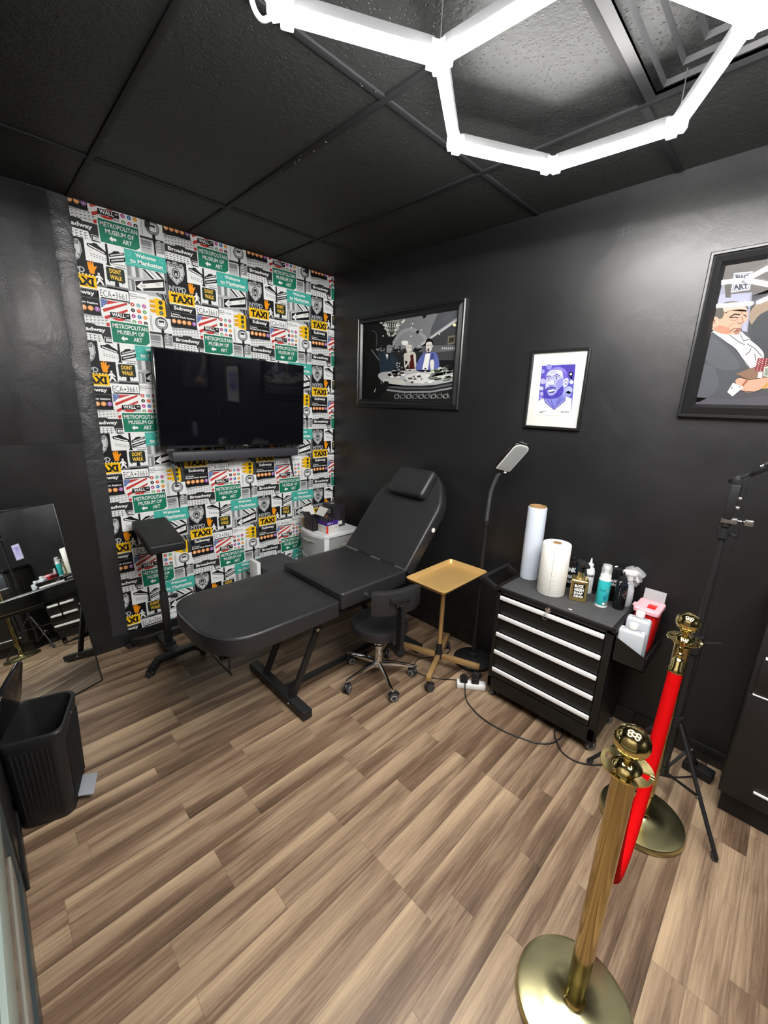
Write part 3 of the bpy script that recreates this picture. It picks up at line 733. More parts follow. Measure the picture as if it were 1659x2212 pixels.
back = MB(BT).cushion(bp_, -0.095, 0.0, 0.018, 0.008).build('backrest', M['leather'], B)
MB(BT).tube([(x, y, -0.009) for x, y in inset(bp_, 0.003)], 0.0032, 6, close=True).build('piping', M['piping'], back)
mb = MB(BT)
mb.cyl((.32, -.2925, -.05), (.32, -.297, -.05), 0.015, n=20); mb.build('mounting_disc', M['white_gloss'], back)
pil = MB(BT @ Matrix.Translation((0, 0, .008)))
pil.cushion(rrect(.475, -.165, .69, .165, [.05, .05, .03, .03], 4), 0.0, 0.062, 0.026, 0.008, rb=0.012).build('head_pillow', M['leather'], B)
# hinge plates
for y in (-1.34, -1.12, -0.90, -0.815):
    MB().box((-.545, y-.045, .655), (-.505, y+.045, .660), .001, Matrix.Translation((-.525, 0, .655)) @ Matrix.Rotation(-.4, 4, 'Y') @ Matrix.Translation((.525, 0, -.655))).build('hinge_plate', M['steel'], B)
MB().cyl((-.86, -1.394, .600), (-.86, -1.402, .600), .009, n=16).build('bolt', M['steel'], B)
# steel frame
mb = MB(); mb.box((-1.66, -1.33, .505), (-.60, -1.30, .528), .002).box((-1.66, -.90, .505), (-.60, -.87, .528), .002)
mb.box((-1.66, -1.33, .505), (-1.63, -.87, .528), .002).box((-.63, -1.33, .505), (-.60, -.87, .558), .002); mb.build('under_frame', M['black_metal'], B)
for y in (-1.245, -.96):
    MB().bar((-1.262, y, .045), (-1.035, y, .515), .038, .018, .002, up=(0, 1, 0)).build('leg', M['black_metal'], B)
    MB().bar((-.36, y, .045), (-.66, y, .53), .038, .018, .002, up=(0, 1, 0)).build('leg', M['black_metal'], B)
    MB().cyl((-1.10, y-.008, .415), (-1.10, y-.024, .415), .010, n=12).build('bolt', M['steel'], B)
MB().box((-1.287, -1.395, .008), (-1.232, -.805, .055), .003).build('foot_bar', M['black_metal'], B)
MB().box((-.375, -1.395, .008), (-.320, -.805, .055), .003).build('foot_bar', M['black_metal'], B)
for x in (-1.26, -.348):
    for y in (-1.375, -.825): MB().cyl((x, y, 0), (x, y, .012), .016, n=12).build('rubber_foot', M['rubber'], B)
MB().bar((-1.235, -1.125, .030), (-.37, -1.125, .030), .03, .02, .001).build('floor_rail', M['black_metal'], B)
MB().cyl((-1.288, -1.25, .032), (-1.292, -1.25, .032), .007, n=12).build('bolt', M['steel'], B)
MB().bar((-.50, -1.10, .30), (-.30, -1.10, .80), .025, .025, .002, up=(0, 1, 0)).build('back_strut', M['black_metal'], B)
MB().tube(spline([(-1.60, -.86, .52), (-1.60, -.86, .40), (-1.60, -.86, .385), (-1.60, -.87, .38), (-1.60, -1.25, .38), (-1.60, -1.26, .385), (-1.60, -1.26, .40), (-1.60, -1.26, .52)], 5), .0045, 8).build('wire_bracket', M['black_metal'], B)

# ================================================================ CASTERS
def caster(parent, x, y, ztop, ang, r=.026, ring=True, name='caster'):
    T = Matrix.Translation((x, y, 0)) @ Matrix.Rotation(ang, 4, 'Z')
    mb = MB(T)
    mb.use(M['rubber'])
    for s in (-1, 1):
        mb.cyl((.012, s*.006, r), (.012, s*.019, r), r, n=24)
    mb.use(M['black_plastic']); mb.tube([(.012+(r+.003)*math.cos(a), 0, r+(r+.003)*math.sin(a)) for a in [PI*k/8 for k in range(1, 8)]], .010, 8)
    mb.cyl((0, 0, r), (0, 0, ztop), .008, n=10)
    if ring:
        mb.use(M['grey_ring'])
        for s in (-1, 1): mb.cyl((.012, s*.0185, r), (.012, s*.0205, r), r*.72, n=24)
        mb.use(M['rubber'])
        for s in (-1, 1): mb.cyl((.012, s*.020, r), (.012, s*.0215, r), r*.52, n=24)
    return mb.build(name, None, parent)

# ================================================================ ROLLING STOOL
sx, sy = -0.735, -1.385
St = thing('rolling_stool', 'black round-seated rolling stool with chrome five-star base and padded backrest', 'stool', (sx, sy, 0))
T = Matrix.Translation((sx, sy, 0))
MB(T).lathe([(.10, .325), (.155, .327), (.168, .335), (.171, .350), (.171, .372), (.166, .386), (.150, .394), (.08, .399), (.0001, .400)], n=48).build('seat', M['leather'], St)
MB(T).lathe([(.02, .075), (.030, .085), (.030, .10), (.022, .125), (.022, .20), (.026, .205), (.026, .225), (.019, .23), (.019, .325)], n=28).build('gas_column', M['chrome'], St)
for k in range(5):
    a = math.radians(174+72*k); d = V((math.cos(a), math.sin(a), 0)); n_ = V((-d.y, d.x, 0))
    c = V((sx, sy, 0)); mb = MB()
    prof = [(.018, .100, .014, .022), (.08, .098, .013, .018), (.16, .086, .011, .014), (.225, .073, .011, .011), (.238, .072, .006, .008)]
    vs = []; fs = []
    for q, z, w_, h_ in prof:
        for t in range(8):
            b = PI/8+2*PI*t/8; vs.append(c+d*q+n_*(w_*math.cos(b))+V((0, 0, z+h_*math.sin(b))))
    for j in range(4):
        for t in range(8): fs.append([j*8+t, j*8+(t+1) % 8, (j+1)*8+(t+1) % 8, (j+1)*8+t])
    fs.append(list(range(8))[::-1]); fs.append([32+t for t in range(8)])
    mb.add(vs, fs); lg = mb.build('leg', M['chrome'], St)
    caster(lg, sx+d.x*.222, sy+d.y*.222, .07, a+.9*k+.5)
# backrest curved round the seat, centre direction
bc = V((-.79+.735, -1.56+1.385)); ba = math.atan2(bc.y, bc.x); br = .205
def arcpad(mb, r0, r1, z0, z1, a0, a1, n=14, rd=.012):
    vs = []; fs = []
    prof = [(r0+rd, z0), (r1-rd, z0), (r1-.003, z0+rd*.35), (r1, z0+rd), (r1, z1-rd), (r1-.003, z1-rd*.35), (r1-rd, z1), (r0+rd, z1), (r0+.003, z1-rd*.35), (r0, z1-rd), (r0, z0+rd), (r0+.003, z0+rd*.35)]
    q = len(prof)
    for i in range(n+1):
        t = i/n; a = a0+(a1-a0)*t; e = min(t, 1-t)*n; sh = 1 if e >= 1 else .82
        for r, z in prof:
            rr = (r0+r1)/2+(r-(r0+r1)/2)*sh; zz = (z0+z1)/2+(z-(z0+z1)/2)*(1 if e >= 1 else .90)
            vs.append((rr*math.cos(a), rr*math.sin(a), zz))
    for i in range(n):
        for k in range(q): fs.append([i*q+k, i*q+(k+1) % q, (i+1)*q+(k+1) % q, (i+1)*q+k])
    fs.append(list(range(q))[::-1]); fs.append([n*q+k for k in range(q)])
    mb.add(vs, fs)
R2 = .30   # curvature radius of the pad, centred between seat and pad
pc = V((sx, sy, 0)) + V((math.cos(ba), math.sin(ba), 0))*(br-R2)
T2 = Matrix.Translation(pc)
mb = MB(T2); arcpad(mb, R2-.025, R2+.022, .535, .675, ba-.50, ba+.50); bk = mb.build('backrest', M['leather'], St)
T3 = Matrix.Translation(pc) @ Matrix.Rotation(ba, 4, 'Z')
mb = MB(T3); mb.box((R2+.020, -.062, .612), (R2+.034, .062, .645), .006); mb.box((R2+.022, -.030, .585), (R2+.033, .030, .62), .005)
for s in (-.048, .048): mb.cyl((R2+.033, s, .629), (R2+.037, s, .629), .006, n=10)
mb.build('mounting_plate', M['black_plastic'], bk)
pts = spline([(R2+.030, 0, .60), (R2+.034, 0, .55), (R2+.036, 0, .45), (R2+.034, 0, .36), (R2+.015, 0, .315), (R2-.04, 0, .305), (R2-.14, 0, .312)], 10)
mb = MB(T3)
for i in range(len(pts)-1):      # ribbed rubber sleeve
    p, q = pts[i], pts[i+1]; d = (q-p); mb.bar(p+d*.10, p+d*.70, .054, .024, .002, up=(0, 1, 0)) if i < 40 else mb.bar(p, q, .04, .008, 0, up=(0, 1, 0))
for p, q in zip(pts, pts[1:]): mb.bar(p, q, .038, .014, 0, up=(0, 1, 0))
mb.build('support_arm', M['black_plastic'], St)

# ================================================================ GOLD TRAY STAND
tx, ty = -0.384, -1.578
Ts = thing('instrument_stand', 'gold wheeled instrument stand holding an empty rectangular tray beside the bed', 'stand', (tx, ty, 0))
TT = Matrix.Translation((tx, ty, 0))
oc = V((tx, ty-.01)); hw, hd = .228, .143; zt = .662
mb = MB(Matrix.Translation((tx-.02, ty-.035, 0)) @ Matrix.Rotation(math.radians(1), 4, 'Z'))
prof = [(0.0, zt+.004), (0.004, zt+.006), (.008, zt+.003), (.013, zt-.010), (.018, zt-.017), (.024, zt-.019)]
base = rrect(-hw, -hd, hw, hd, .028, 6); vs = []; fs = []; n = len(base)
for ins, z in prof: vs += [(x, y, z) for x, y in inset(base, ins)]
for ins, z in [(.024, zt-.021), (.018, zt-.020), (.010, zt-.012), (0.002, zt+.001)]: vs += [(x, y, z) for x, y in inset(base, ins)]
for j in range(9):
    for i in range(n): k = (i+1) % n; fs.append([j*n+i, j*n+k, (j+1)*n+k, (j+1)*n+i])
for i in range(n): k = (i+1) % n; fs.append([9*n+i, 9*n+k, k, i])
fs.append([5*n+i for i in range(n)]); fs.append([6*n+i for i in range(n)][::-1])
mb.add(vs, fs); mb.build('tray', M['gold_tray'], Ts)
mb = MB(TT); mb.cyl((0, 0, .17), (0, 0, zt-.02), .0145, n=20); mb.bar((-.10, -.03, zt-.026), (.10, -.03, zt-.026), .03, .012); mb.build('pole', M['gold_metal'], Ts)
MB(TT).lathe([(.026, .075), (.026, .11), (.020, .13), (.0175, .18)], n=20).build('hub', M['black_plastic'], Ts)
for k, (a, L_) in enumerate(((math.radians(109.5), .262), (math.radians(-70.5), .262), (math.radians(204), .262), (math.radians(24), .262))):
    d = V((math.cos(a), math.sin(a), 0)); c = V((tx, ty, .092))
    lg = MB().bar(c+d*.02, c+d*L_, .028, .030, .003).build('leg', M['gold_metal'], Ts)
    caster(lg, tx+d.x*(L_-.015), ty+d.y*(L_-.015), .085, a+1.2*k, .024, ring=False)

# ================================================================ ARM REST STAND
ax_, ay_ = -1.580, -.280
Ar = thing('arm_rest_stand', 'black padded arm rest on a height adjustable post with H-shaped wheeled base', 'arm rest', (ax_, ay_, 0))
PT = Matrix.Translation((ax_+.004, ay_-.012, .845)) @ Matrix.Rotation(math.radians(-4), 4, 'Z') @ Matrix.Rotation(math.radians(6.5), 4, 'X')
MB(PT).cushion(rrect(-.100, -.222, .100, .222, .016, 3), -.055, 0, .012, .004).build('arm_pad', M['leather_flat'], Ar)
MB(PT).box((-.05, -.09, -.066), (.05, .09, -.055), .002).build('mounting_plate', M['black_metal'], Ar)
mb = MB(); mb.box((ax_-.014, ay_-.014, .38), (ax_+.014, ay_+.014, .775), .003); mb.build('inner_post', M['black_metal'], Ar)
MB().box((ax_-.020, ay_-.020, .06), (ax_+.020, ay_+.020, .44), .003).build('outer_post', M['black_metal'], Ar)
mb = MB(); mb.cyl((ax_+.02, ay_-.01, .40), (ax_+.055, ay_-.02, .40), .008).sphere((ax_+.062, ay_-.022, .40), .016, 10); mb.build('height_knob', M['black_plastic'], Ar)
mb = MB(); mb.box((ax_-.033, -.425, .045), (ax_+.033, -.115, .075), .003); mb.box((ax_-.034, ay_-.034, .07), (ax_+.034, ay_+.034, .085), .003); mb.build('base_spine', M['black_metal'], Ar)
for P in ([(-1.745, -.475, .048), (-1.685, -.415, .062), (-1.475, -.405, .062), (-1.415, -.440, .048)], [(-1.745, -.065, .048), (-1.685, -.115, .062), (-1.475, -.125, .062), (-1.415, -.085, .048)]):
    mb = MB()
    for a, b in zip(P, P[1:]): mb.bar(a, b, .042, .034, .003)
    for p in P[1:3]: mb.cyl((p[0], p[1], p[2]-.017), (p[0], p[1], p[2]+.017), .021, n=16)
    lg = mb.build('base_leg', M['black_metal'], Ar)
    for p in (P[0], P[3]): caster(lg, p[0], p[1], .045, 1.0+p[0]*3, .019, ring=False)

# ================================================================ TOOL CABINET
cx0, cx1, cy0, cy1, cz0, cz1 = -.380, -.055, -2.520, -1.930, .070, .690
Cb = thing('tool_cabinet', 'black rolling tool cabinet with five drawers and white handle strips against the wall', 'cabinet', ((cx0+cx1)/2, (cy0+cy1)/2, 0))
mb = MB(); mb.box((cx0+.006, cy0, cz0), (cx1, cy0+.006, cz1-.02), .002); mb.box((cx0+.006, cy1-.006, cz0), (cx1, cy1, cz1-.02), .002)
mb.box((cx1-.006, cy0, cz0), (cx1, cy1, cz1-.02), .002); mb.box((cx0+.006, cy0, cz0), (cx1, cy1, cz0+.012), .002)
mb.box((cx0, cy0, cz0), (cx0+.02, cy0+.034, cz1-.01), .003); mb.box((cx0, cy1-.024, cz0), (cx0+.02, cy1, cz1-.01), .003)
mb.box((cx0, cy0, cz0-.012), (cx0+.02, cy1, cz0+.070), .004); mb.box((cx0, cy0, cz1-.032), (cx0+.02, cy1, cz1-.012), .003); mb.box((cx0+.03, cy0+.01, cz0), (cx0+.034, cy1-.01, cz1-.02))
mb.build('body', M['cab_black'], Cb)
mb = MB(); mb.box((cx0-.004, cy0-.004, cz1-.014), (cx1+.004, cy1+.004, cz1), .003)
mb.box((cx0-.006, cy0-.006, cz1-.02), (cx1+.004, cy0+.012, cz1+.008), .004); mb.box((cx0-.006, cy1-.012, cz1-.02), (cx1+.004, cy1+.006, cz1+.008), .004); mb.box((cx1-.008, cy0, cz1-.01), (cx1+.004, cy1, cz1+.012), .003)
top = mb.build('top', M['cab_black'], Cb)
MB().box((cx0+.006, cy0+.014, cz1), (cx1-.010, cy1-.014, cz1+.003), .001).build('top_mat', M['mat_grey'], top)
MB().box((cx0+.030, cy0+.205, cz1+.003), (cx0+.038, cy0+.221, cz1+.0045)).build('white_scrap', M['card_white'], top)
hz_ = (.640, .530, .420, .310, .198)
for i, z in enumerate(hz_):
    zb_ = (hz_[i+1]+.014) if i < 4 else .146
    y0_, y1_ = cy0+.036, cy1-.026
    dm = MB().box((cx0-.001, y0_, zb_), (cx0+.018, y1_, z+.002), .003).build('drawer', M['cab_black'], Cb)
    mb = MB(); mb.box((cx0-.013, y0_, z-.012), (cx0-.001, y1_, z+.010), .003); mb.build('drawer_handle', M['alu'], dm, label='long white handle strip')
mb = MB(); yk = -2.218
mb.cyl((cx0+.002, yk, .668), (cx0-.010, yk, .668), .014, n=20).cyl((cx0-.010, yk, .668), (cx0-.016, yk, .668), .009, n=16); lock = mb.build('lock', M['chrome'], Cb)
mb = MB(); mb.box((cx0-.034, yk-.001, .657), (cx0-.014, yk+.001, .669)); mb.cyl((cx0-.036, yk-.0015, .656), (cx0-.036, yk+.0015, .656), .009, n=14)
mb.tube([(cx0-.038, yk+.010*math.sin(a), .640+.012*math.cos(a)) for a in [2*PI*k/14 for k in range(14)]], .0012, 6, close=True); mb.build('key', M['steel'], lock)
for x in (cx0+.035, cx1-.035):
    for y in (cy0+.035, cy1-.035): caster(Cb, x, y, .072, .4+y*3, .026)
# push handle on the left side
mb = MB()
for x in (cx0+.03, cx1-.03): mb.bar((x, cy1, .655), (x, cy1+.105, .700), .018, .030, .003)
mb.cyl((cx0+.01, cy1+.110, .702), (cx1-.01, cy1+.110, .702), .014, n=16); mb.build('push_handle', M['black_plastic'], Cb)
# side bin
bx0, bx1, by0, by1, bz0, bz1 = -.372, -.060, -2.655, -2.524, .535, .600
mb = MB(); mb.box((bx0, by0, bz0), (bx1, by1, bz0+.004)); mb.box((bx0, by0, bz0), (bx1, by0+.004, bz1), .001); mb.box((bx1-.004, by0, bz0), (bx1, by1, bz1+.05)); mb.box((bx0, by1-.004, bz0), (bx1, by1, bz1+.06))
mb.add([(bx0, by0, bz0), (bx0, by1, bz0), (bx0, by1, bz1+.055), (bx0, by0, bz1), (bx0+.004, by0, bz0), (bx0+.004, by1, bz0), (bx0+.004, by1, bz1+.055), (bx0+.004, by0, bz1)], [[0, 1, 2, 3], [7, 6, 5, 4], [3, 2, 6, 7], [0, 3, 7, 4]])
mb.build('side_bin', M['cab_black'], Cb)

# ---------------------------------------------------------------- things on the cabinet
ZT = cz1+.0032
def at(x, y, z=ZT, a=0): return Matrix.Translation((x, y, z)) @ Matrix.Rotation(a, 4, 'Z')
A2 = math.radians(212)   # direction in which labels face (towards the room)
def label_art(fn, x, y, r, z0, a0, parent, name='printed_label', flat=False):
    """wrap a small drawing (mm, u right, v down from z0) round a cylinder of radius r"""
    ar = Art(); fn(ar); mb = MB()
    for pts, fs, c, l in ar.it:
        mb.use(ink(c, .4)); P = []
        for u, v in pts:
            if flat:
                d = V((math.cos(a0), math.sin(a0))); n_ = V((-d.y, d.x)); rr = r+l*.0003
                P.append((x+d.x*rr+n_.x*u/1000, y+d.y*rr+n_.y*u/1000, z0-v/1000))
            else:
                an = a0+u/1000/r; rr = r+l*.0003; P.append((x+rr*math.cos(an), y+rr*math.sin(an), z0-v/1000))
        fs2 = fs or [list(range(len(P)))]; mb.add(P, fs2)
    return mb.build(name, None, parent, smooth=0)
def bottle(name, label, cat, x, y, prof, m, z=ZT, a=0, squash=1.0, n=36, group=None, cap=True):
    t = thing(name, label, cat, (x, y, z), group)
    T = at(x, y, z, a) @ Matrix.Diagonal((1, squash, 1, 1))
    MB(T).lathe(prof, n=n, cap=cap).build('body', m, t); return t
# stretch film roll
w1 = bottle('plastic_wrap_roll', 'tall roll of bluish clear plastic wrap on a cardboard core', 'plastic wrap', -.130, -1.985, [(.022, .003), (.050, .003), (.051, .012), (.0515, .2), (.051, .41), (.050, .418), (.045, .420)], M['wrap'], cap=False)
MB(at(-.130, -1.985)).lathe([(.0410, .0), (.0445, .0), (.0445, .426), (.0410, .426), (.0410, .0)], n=32, cap=False).build('core', M['cardboard'], w1)
# paper towel roll
w2 = bottle('paper_towel_roll', 'thick roll of white paper towel in front of the plastic wrap', 'paper towels', -.228, -2.155, [(.020, .002), (.068, .002), (.070, .006), (.0705, .14), (.070, .272), (.066, .277), (.022, .276)], M['paper_white'], cap=False)
MB(at(-.228, -2.155)).lathe([(.0200, .002), (.022, .002), (.022, .279), (.0200, .279), (.0200, .002)], n=24, cap=False).build('core', M['cardboard'], w2)
aa = math.radians(196); MB().bar((-.228+.0708*math.cos(aa), -2.155+.0708*math.sin(aa), ZT+.004), (-.228+.0708*math.cos(aa), -2.155+.0708*math.sin(aa), ZT+.27), .0012, .0012, 0).build('sheet_edge', ink('#9b998f'), w2)
# blue can
s = bottle('spray_can', 'black and blue spray can behind the gold bottle', 'can', -.066, -2.188, [(.028, 0), (.031, .003), (.031, .135), (.027, .148), (.020, .152), (.020, .168), (.015, .172)], M['gloss_black'])
def f_(A):
    A.R(-40, -132, 40, -80, '#3f8fc4'); A.R(-40, -80, 40, -64, '#7a6ea8', 1); A.T('INK', -24, -118, 20, -92, '#e8eef2', 3, .05); A.T('WASH', -26, -76, 22, -54, '#d8d8e0', 3, .05); A.T('GLIDE', -26, -46, 22, -30, '#b8b8c0', 3, .03)
label_art(f_, -.066, -2.188, .0312, ZT, A2, s)
# gold square bottle with black trigger
g = thing('gold_spray_bottle', 'square gold bottle with black trigger sprayer and black-and-white lettering', 'bottle', (-.192, -2.282, ZT))
TG = at(-.192, -2.282, ZT, math.radians(20))
TG = TG @ Matrix.Diagonal((1.12, 1.12, 1.05, 1)); gb = MB(TG).cushion(rrect(-.036, -.036, .036, .036, .008, 3), 0, .110, .012, 0, rb=.004)
gb.lathe([(.020, .108), (.014, .118), (.013, .150)], n=20); gbo = gb.build('body', M['gold_bottle'], g)
mb = MB(TG @ Matrix.Rotation(math.radians(-62), 4, 'Z')); mb.lathe([(.0155, .142), (.0155, .165), (.012, .172)], n=20); mb.box((-.016, -.030, .170), (.016, .034, .196), .007); mb.box((-.009, -.050, .176), (.009, -.028, .192), .004)
mb.bar((0, -.026, .170), (0, -.040, .135), .012, .008, .003, up=(1, 0, 0)); mb.build('trigger_head', M['black_plastic'], g)
def f_(A):
    A.P(rrect(-26, -96, 26, -20, 3, 2), '#15130f', 1); A.T('BLOCK', -22, -92, 20, -76, '#efefea', 3, .05); A.T('GREEN', -22, -73, 22, -56, '#efefea', 3, .05); A.T('SOAP', -22, -53, 20, -38, '#efefea', 3, .05); A.T('KING', -20, -35, 22, -22, '#efefea', 3, .05)
label_art(f_, -.192, -2.282, .0406, ZT, math.radians(200), gbo, flat=True)
# white ink bottle
s = bottle('squeeze_bottle', 'white squeeze bottle with pointed nozzle behind the gold bottle', 'bottle', -.080, -2.287, [(.022, 0), (.025, .003), (.025, .125), (.020, .140), (.012, .143), (.012, .150)], M['white_plastic'])
MB(at(-.080, -2.287)).lathe([(.0145, .146), (.0145, .164), (.007, .166), (.004, .185), (.0025, .196)], n=20).build('nozzle_cap', M['white_gloss'], s)
def f_(A): A.T('DYNAMIC', -26, -112, 22, -98, '#26262a', 3, .04); A.R(-24, -84, 18, -46, '#dfe3ea', 1); A.T('WHITE', -18, -78, 8, -72, '#8a97b8', 3); A.R(-18, -66, 8, -64, '#b8c0d0', 2)
label_art(f_, -.080, -2.287, .0252, ZT, A2, s)
# teal foam bottle
s = bottle('foam_pump_bottle', 'turquoise foam pump bottle with clear cap', 'bottle', -.180, -2.393, [(.026, 0), (.028, .004), (.028, .135), (.024, .148)], M['teal'])
MB(at(-.180, -2.393)).lathe([(.0285, -.0005), (.0285, .010), (.0283, .010)], n=32, cap=False).build('base_band', M['white_gloss'], s)
MB(at(-.180, -2.393)).lathe([(.0285, .140), (.0245, .150), (.024, .166), (.010, .170), (.009, .192), (.013, .194), (.013, .206), (.006, .208)], n=24).build('pump', M['white_gloss'], s)
MB(at(-.180, -2.393)).lathe([(.0235, .165), (.0235, .200), (.020, .216), (.006, .219)], n=28).build('cap', M['clear_plastic'], s)
def f_(A):
    A.line([(6, -104), (16, -92), (8, -84), (20, -74)], 4, '#9fb8b0'); A.line([(14, -70), (22, -62)], 3, '#5a7fae'); A.T('blue', -6, -62, 16, -46, '#2f6fa0', 3, .03, rot=1.2); A.R(6, -34, 24, -12, '#e0483a', 2); A.C(2, -22, 6, '#f3f3ee', 3); A.T('Foam', -22, -96, 2, -86, '#1c7f86', 3)
label_art(f_, -.180, -2.393, .0283, ZT, A2, s)
# black can with white top mark
s = bottle('black_tin', 'fat glossy black canister with a small white mark on its lid', 'canister', -.060, -2.400, [(.034, 0), (.037, .004), (.037, .170), (.035, .176), (.030, .178)], M['gloss_black'])
mb = MB(); ar = Art(); ar.C(0, 0, 7, '#e6e6e6'); ar.C(9, 2, 5, '#e6e6e6'); ar.C(-9, 1, 4, '#e6e6e6'); ar.emit(mb, (-.060, -2.400, ZT+.1782), (1, 0, 0), (0, -1, 0), (0, 0, 1), .001); mb.build('lid_mark', None, s, smooth=0)
def f_(A): A.T('SAFETY', -26, -120, 22, -104, '#d0d0d0', 3, .03); A.T('FIRST', -26, -100, 16, -86, '#d0d0d0', 3, .03); A.R(-26, -80, 8, -78, '#bdbdbd', 2)
label_art(f_, -.060, -2.400, .0372, ZT, A2, s)
# black ink bottle
s = bottle('black_ink_bottle', 'slim black ink bottle with white label band, front corner of the cabinet', 'bottle', -.145, -2.462, [(.025, 0), (.0275, .003), (.0275, .138), (.022, .150), (.015, .153)], M['gloss_black'])
MB(at(-.145, -2.462)).lathe([(.0160, .150), (.0160, .166), (.007, .168), (.004, .184), (.002, .192)], n=20).build('nozzle_cap', M['black_plastic'], s)
def f_(A):
    A.R(-22, -148, 22, -128, '#e9e9e9', 1); A.T('INK', -8, -145, 12, -131, '#2a3350', 3, .04)
    for k in range(6): A.R(-16, -112+k*9, 14-(k*7) % 11, -109+k*9, '#8f8f93', 2)
label_art(f_, -.145, -2.462, .0278, ZT, A2, s)
# clear bagged spray bottle
s = bottle('clear_spray_bottle', 'clear spray bottle with its white head wrapped in a plastic bag', 'bottle', -.078, -2.474, [(.026, 0), (.029, .004), (.029, .085), (.024, .110), (.016, .128), (.013, .140)], M['milky'])
mb = MB(at(-.078, -2.474, ZT, .5)); mb.lathe([(.015, .135), (.015, .158)], n=20); mb.box((-.014, -.030, .158), (.014, .034, .186), .009); mb.bar((0, -.026, .160), (0, -.040, .125), .010, .007, .002, up=(1, 0, 0)); mb.build('trigger_head', M['white_gloss'], s)
rb_ = random.Random(4); vs = []; fs = []
for j in range(9):
    for i in range(14):
        a = 2*PI*i/14; r = (.030, .034, .040, .046, .048, .046, .040, .028, .010)[j]*rb_.uniform(.82, 1.15); vs.append((-.078+r*math.cos(a), -2.474+r*math.sin(a)-.012, ZT+.118+j*.0115+rb_.uniform(-.004, .004)))
for j in range(8):
    for i in range(14): fs.append([j*14+i, j*14+(i+1) % 14, (j+1)*14+(i+1) % 14, (j+1)*14+i])
mb = MB(); mb.add(vs, fs); mb.build('plastic_bag', mat('thin_bag', (.75, .77, .78), .12, alpha=.30), s, smooth=25)
# in the side bin: two square white bottles and the sharps container
def jug(name, label, x, y, z0, h, w_, d_, a):
    t = thing(name, label, 'bottle', (x, y, z0), 'square white bottles in the side bin'); T = at(x, y, z0, a)
    mb = MB(T); mb.cushion(rrect(-d_/2, -w_/2, d_/2, w_/2, .010, 4), 0, h, .016, 0, rb=.004); mb.lathe([(.020, h-.004), (.016, h+.004), (.016, h+.010)], n=20); mb.build('body', M['milky'], t)
    MB(T).lathe([(.0185, h+.006), (.0185, h+.026), (.0165, h+.029)], n=24).build('cap', M['white_gloss'], t)
jug('square_bottle', 'front square white plastic bottle leaning in the cabinet side bin', -.335, -2.578, .5400, .160, .104, .046, math.radians(4))
jug('square_bottle', 'rear square white plastic bottle in the side bin next to the red container', -.255, -2.580, .5400, .190, .096, .048, math.radians(4))
t = thing('sharps_container', 'red sharps container with pink lid and open clear flap in the side bin', 'sharps container', (-.130, -2.585, .54))
T = at(-.130, -2.588, .5400, 0)
def taper(mb, w0, d0, w1, d1, h, r, z0=0):
    a = rrect(-w0/2, -d0/2, w0/2, d0/2, r, 4); b = rrect(-w1/2, -d1/2, w1/2, d1/2, r*1.1, 4); n = len(a)
    mb.add([(x, y, z0) for x, y in a]+[(x, y, z0+h) for x, y in b], [list(range(n))[::-1], list(range(n, 2*n))]+[[i, (i+1) % n, n+(i+1) % n, n+i] for i in range(n)])
mb = MB(T); taper(mb, .110, .075, .135, .095, .192, .014); body = mb.build('body', M['red_plastic'], t)
def f_(A):
    A.R(-22, -150, 24, -118, '#eceae6', 1); A.T('SHARPS', -18, -146, 20, -134, '#c01818', 3, .03); A.R(-22, -118, 24, -104, '#1c1614', 1); A.T('DANGER', -16, -115, 18, -107, '#d8d0c8', 2, .02); A.R(-22, -60, 24, -38, '#eceae6', 1); A.T('BIOHAZARD', -18, -55, 20, -46, '#5a5a5a', 3)
ar = Art(); f_(ar); mb = MB()
ar.emit(mb, (-.130-.0625, -2.588, .54), (0, -1, 0), (0, 0, 1*1.0), (-1, 0, 0), .001, fn=lambda p: (p[0], -p[1])); mb.build('warning_label', None, body, smooth=0)
mb = MB(T); mb.cushion(rrect(-.075, -.054, .075, .054, .018, 4), .189, .213, .006, .002); mb.box((-.02, .050, .195), (.02, .068, .201), .002); lid = mb.build('lid', M['pink_plastic'], t)
MB(T).box((-.045, -.030, .214), (.005, .004, .2175), .001).build('opening', M['red_plastic'], lid)
MB(T @ Matrix.Translation((0.062, 0, .215)) @ Matrix.Rotation(math.radians(12), 4, 'Y')).box((0, -.045, 0), (.003, .045, .052), .001).build('flap', M['clear_plastic'], lid)

# ================================================================ TELEVISION, SOUNDBAR
TVm = Matrix.Translation((-1.452, -.078, 1.61)) @ Matrix.Rotation(math.radians(.9), 4, 'Z') @ Matrix.Rotation(math.radians(1.0), 4, 'Y') @ Matrix.Rotation(math.radians(1.0), 4, 'X') @ Matrix.Translation((0, 0, -1.61))
TW = 1.084
tv = thing('television', 'large black flat-screen television mounted on the wallpapered wall', 'television', (-.91, -.11, 1.31))
MB(TVm).box((0, -.020, 1.312), (TW, .012, 1.922), .004).build('casing', M['gloss_black'], tv)
MB(TVm).box((.10, .012, 1.36), (TW-.10, .030, 1.78), .008).build('rear_housing', M['black_plastic'], tv)
MB(TVm).box((.008, -.0212, 1.330), (TW-.008, -.0195, 1.914)).build('screen', M['screen'], tv)
mb = MB(TVm); mb.box((.40, .028, 1.45), (.64, .052, 1.75), .003); mb.build('wall_bracket', M['black_metal'], tv)
mb = MB(); mb.box((-1.02, -.03, 1.50), (-.82, -.004, 1.70), .002); mb.build('wall_plate', M['black_metal'], tv)
mb = MB(TVm); mb.use(ink('#b8b8bc')); 
for k in range(5): mb.box((.560+k*.008, -.0216, 1.3185), (.565+k*.008, -.0200, 1.3235))
mb.build('maker_mark', None, tv)
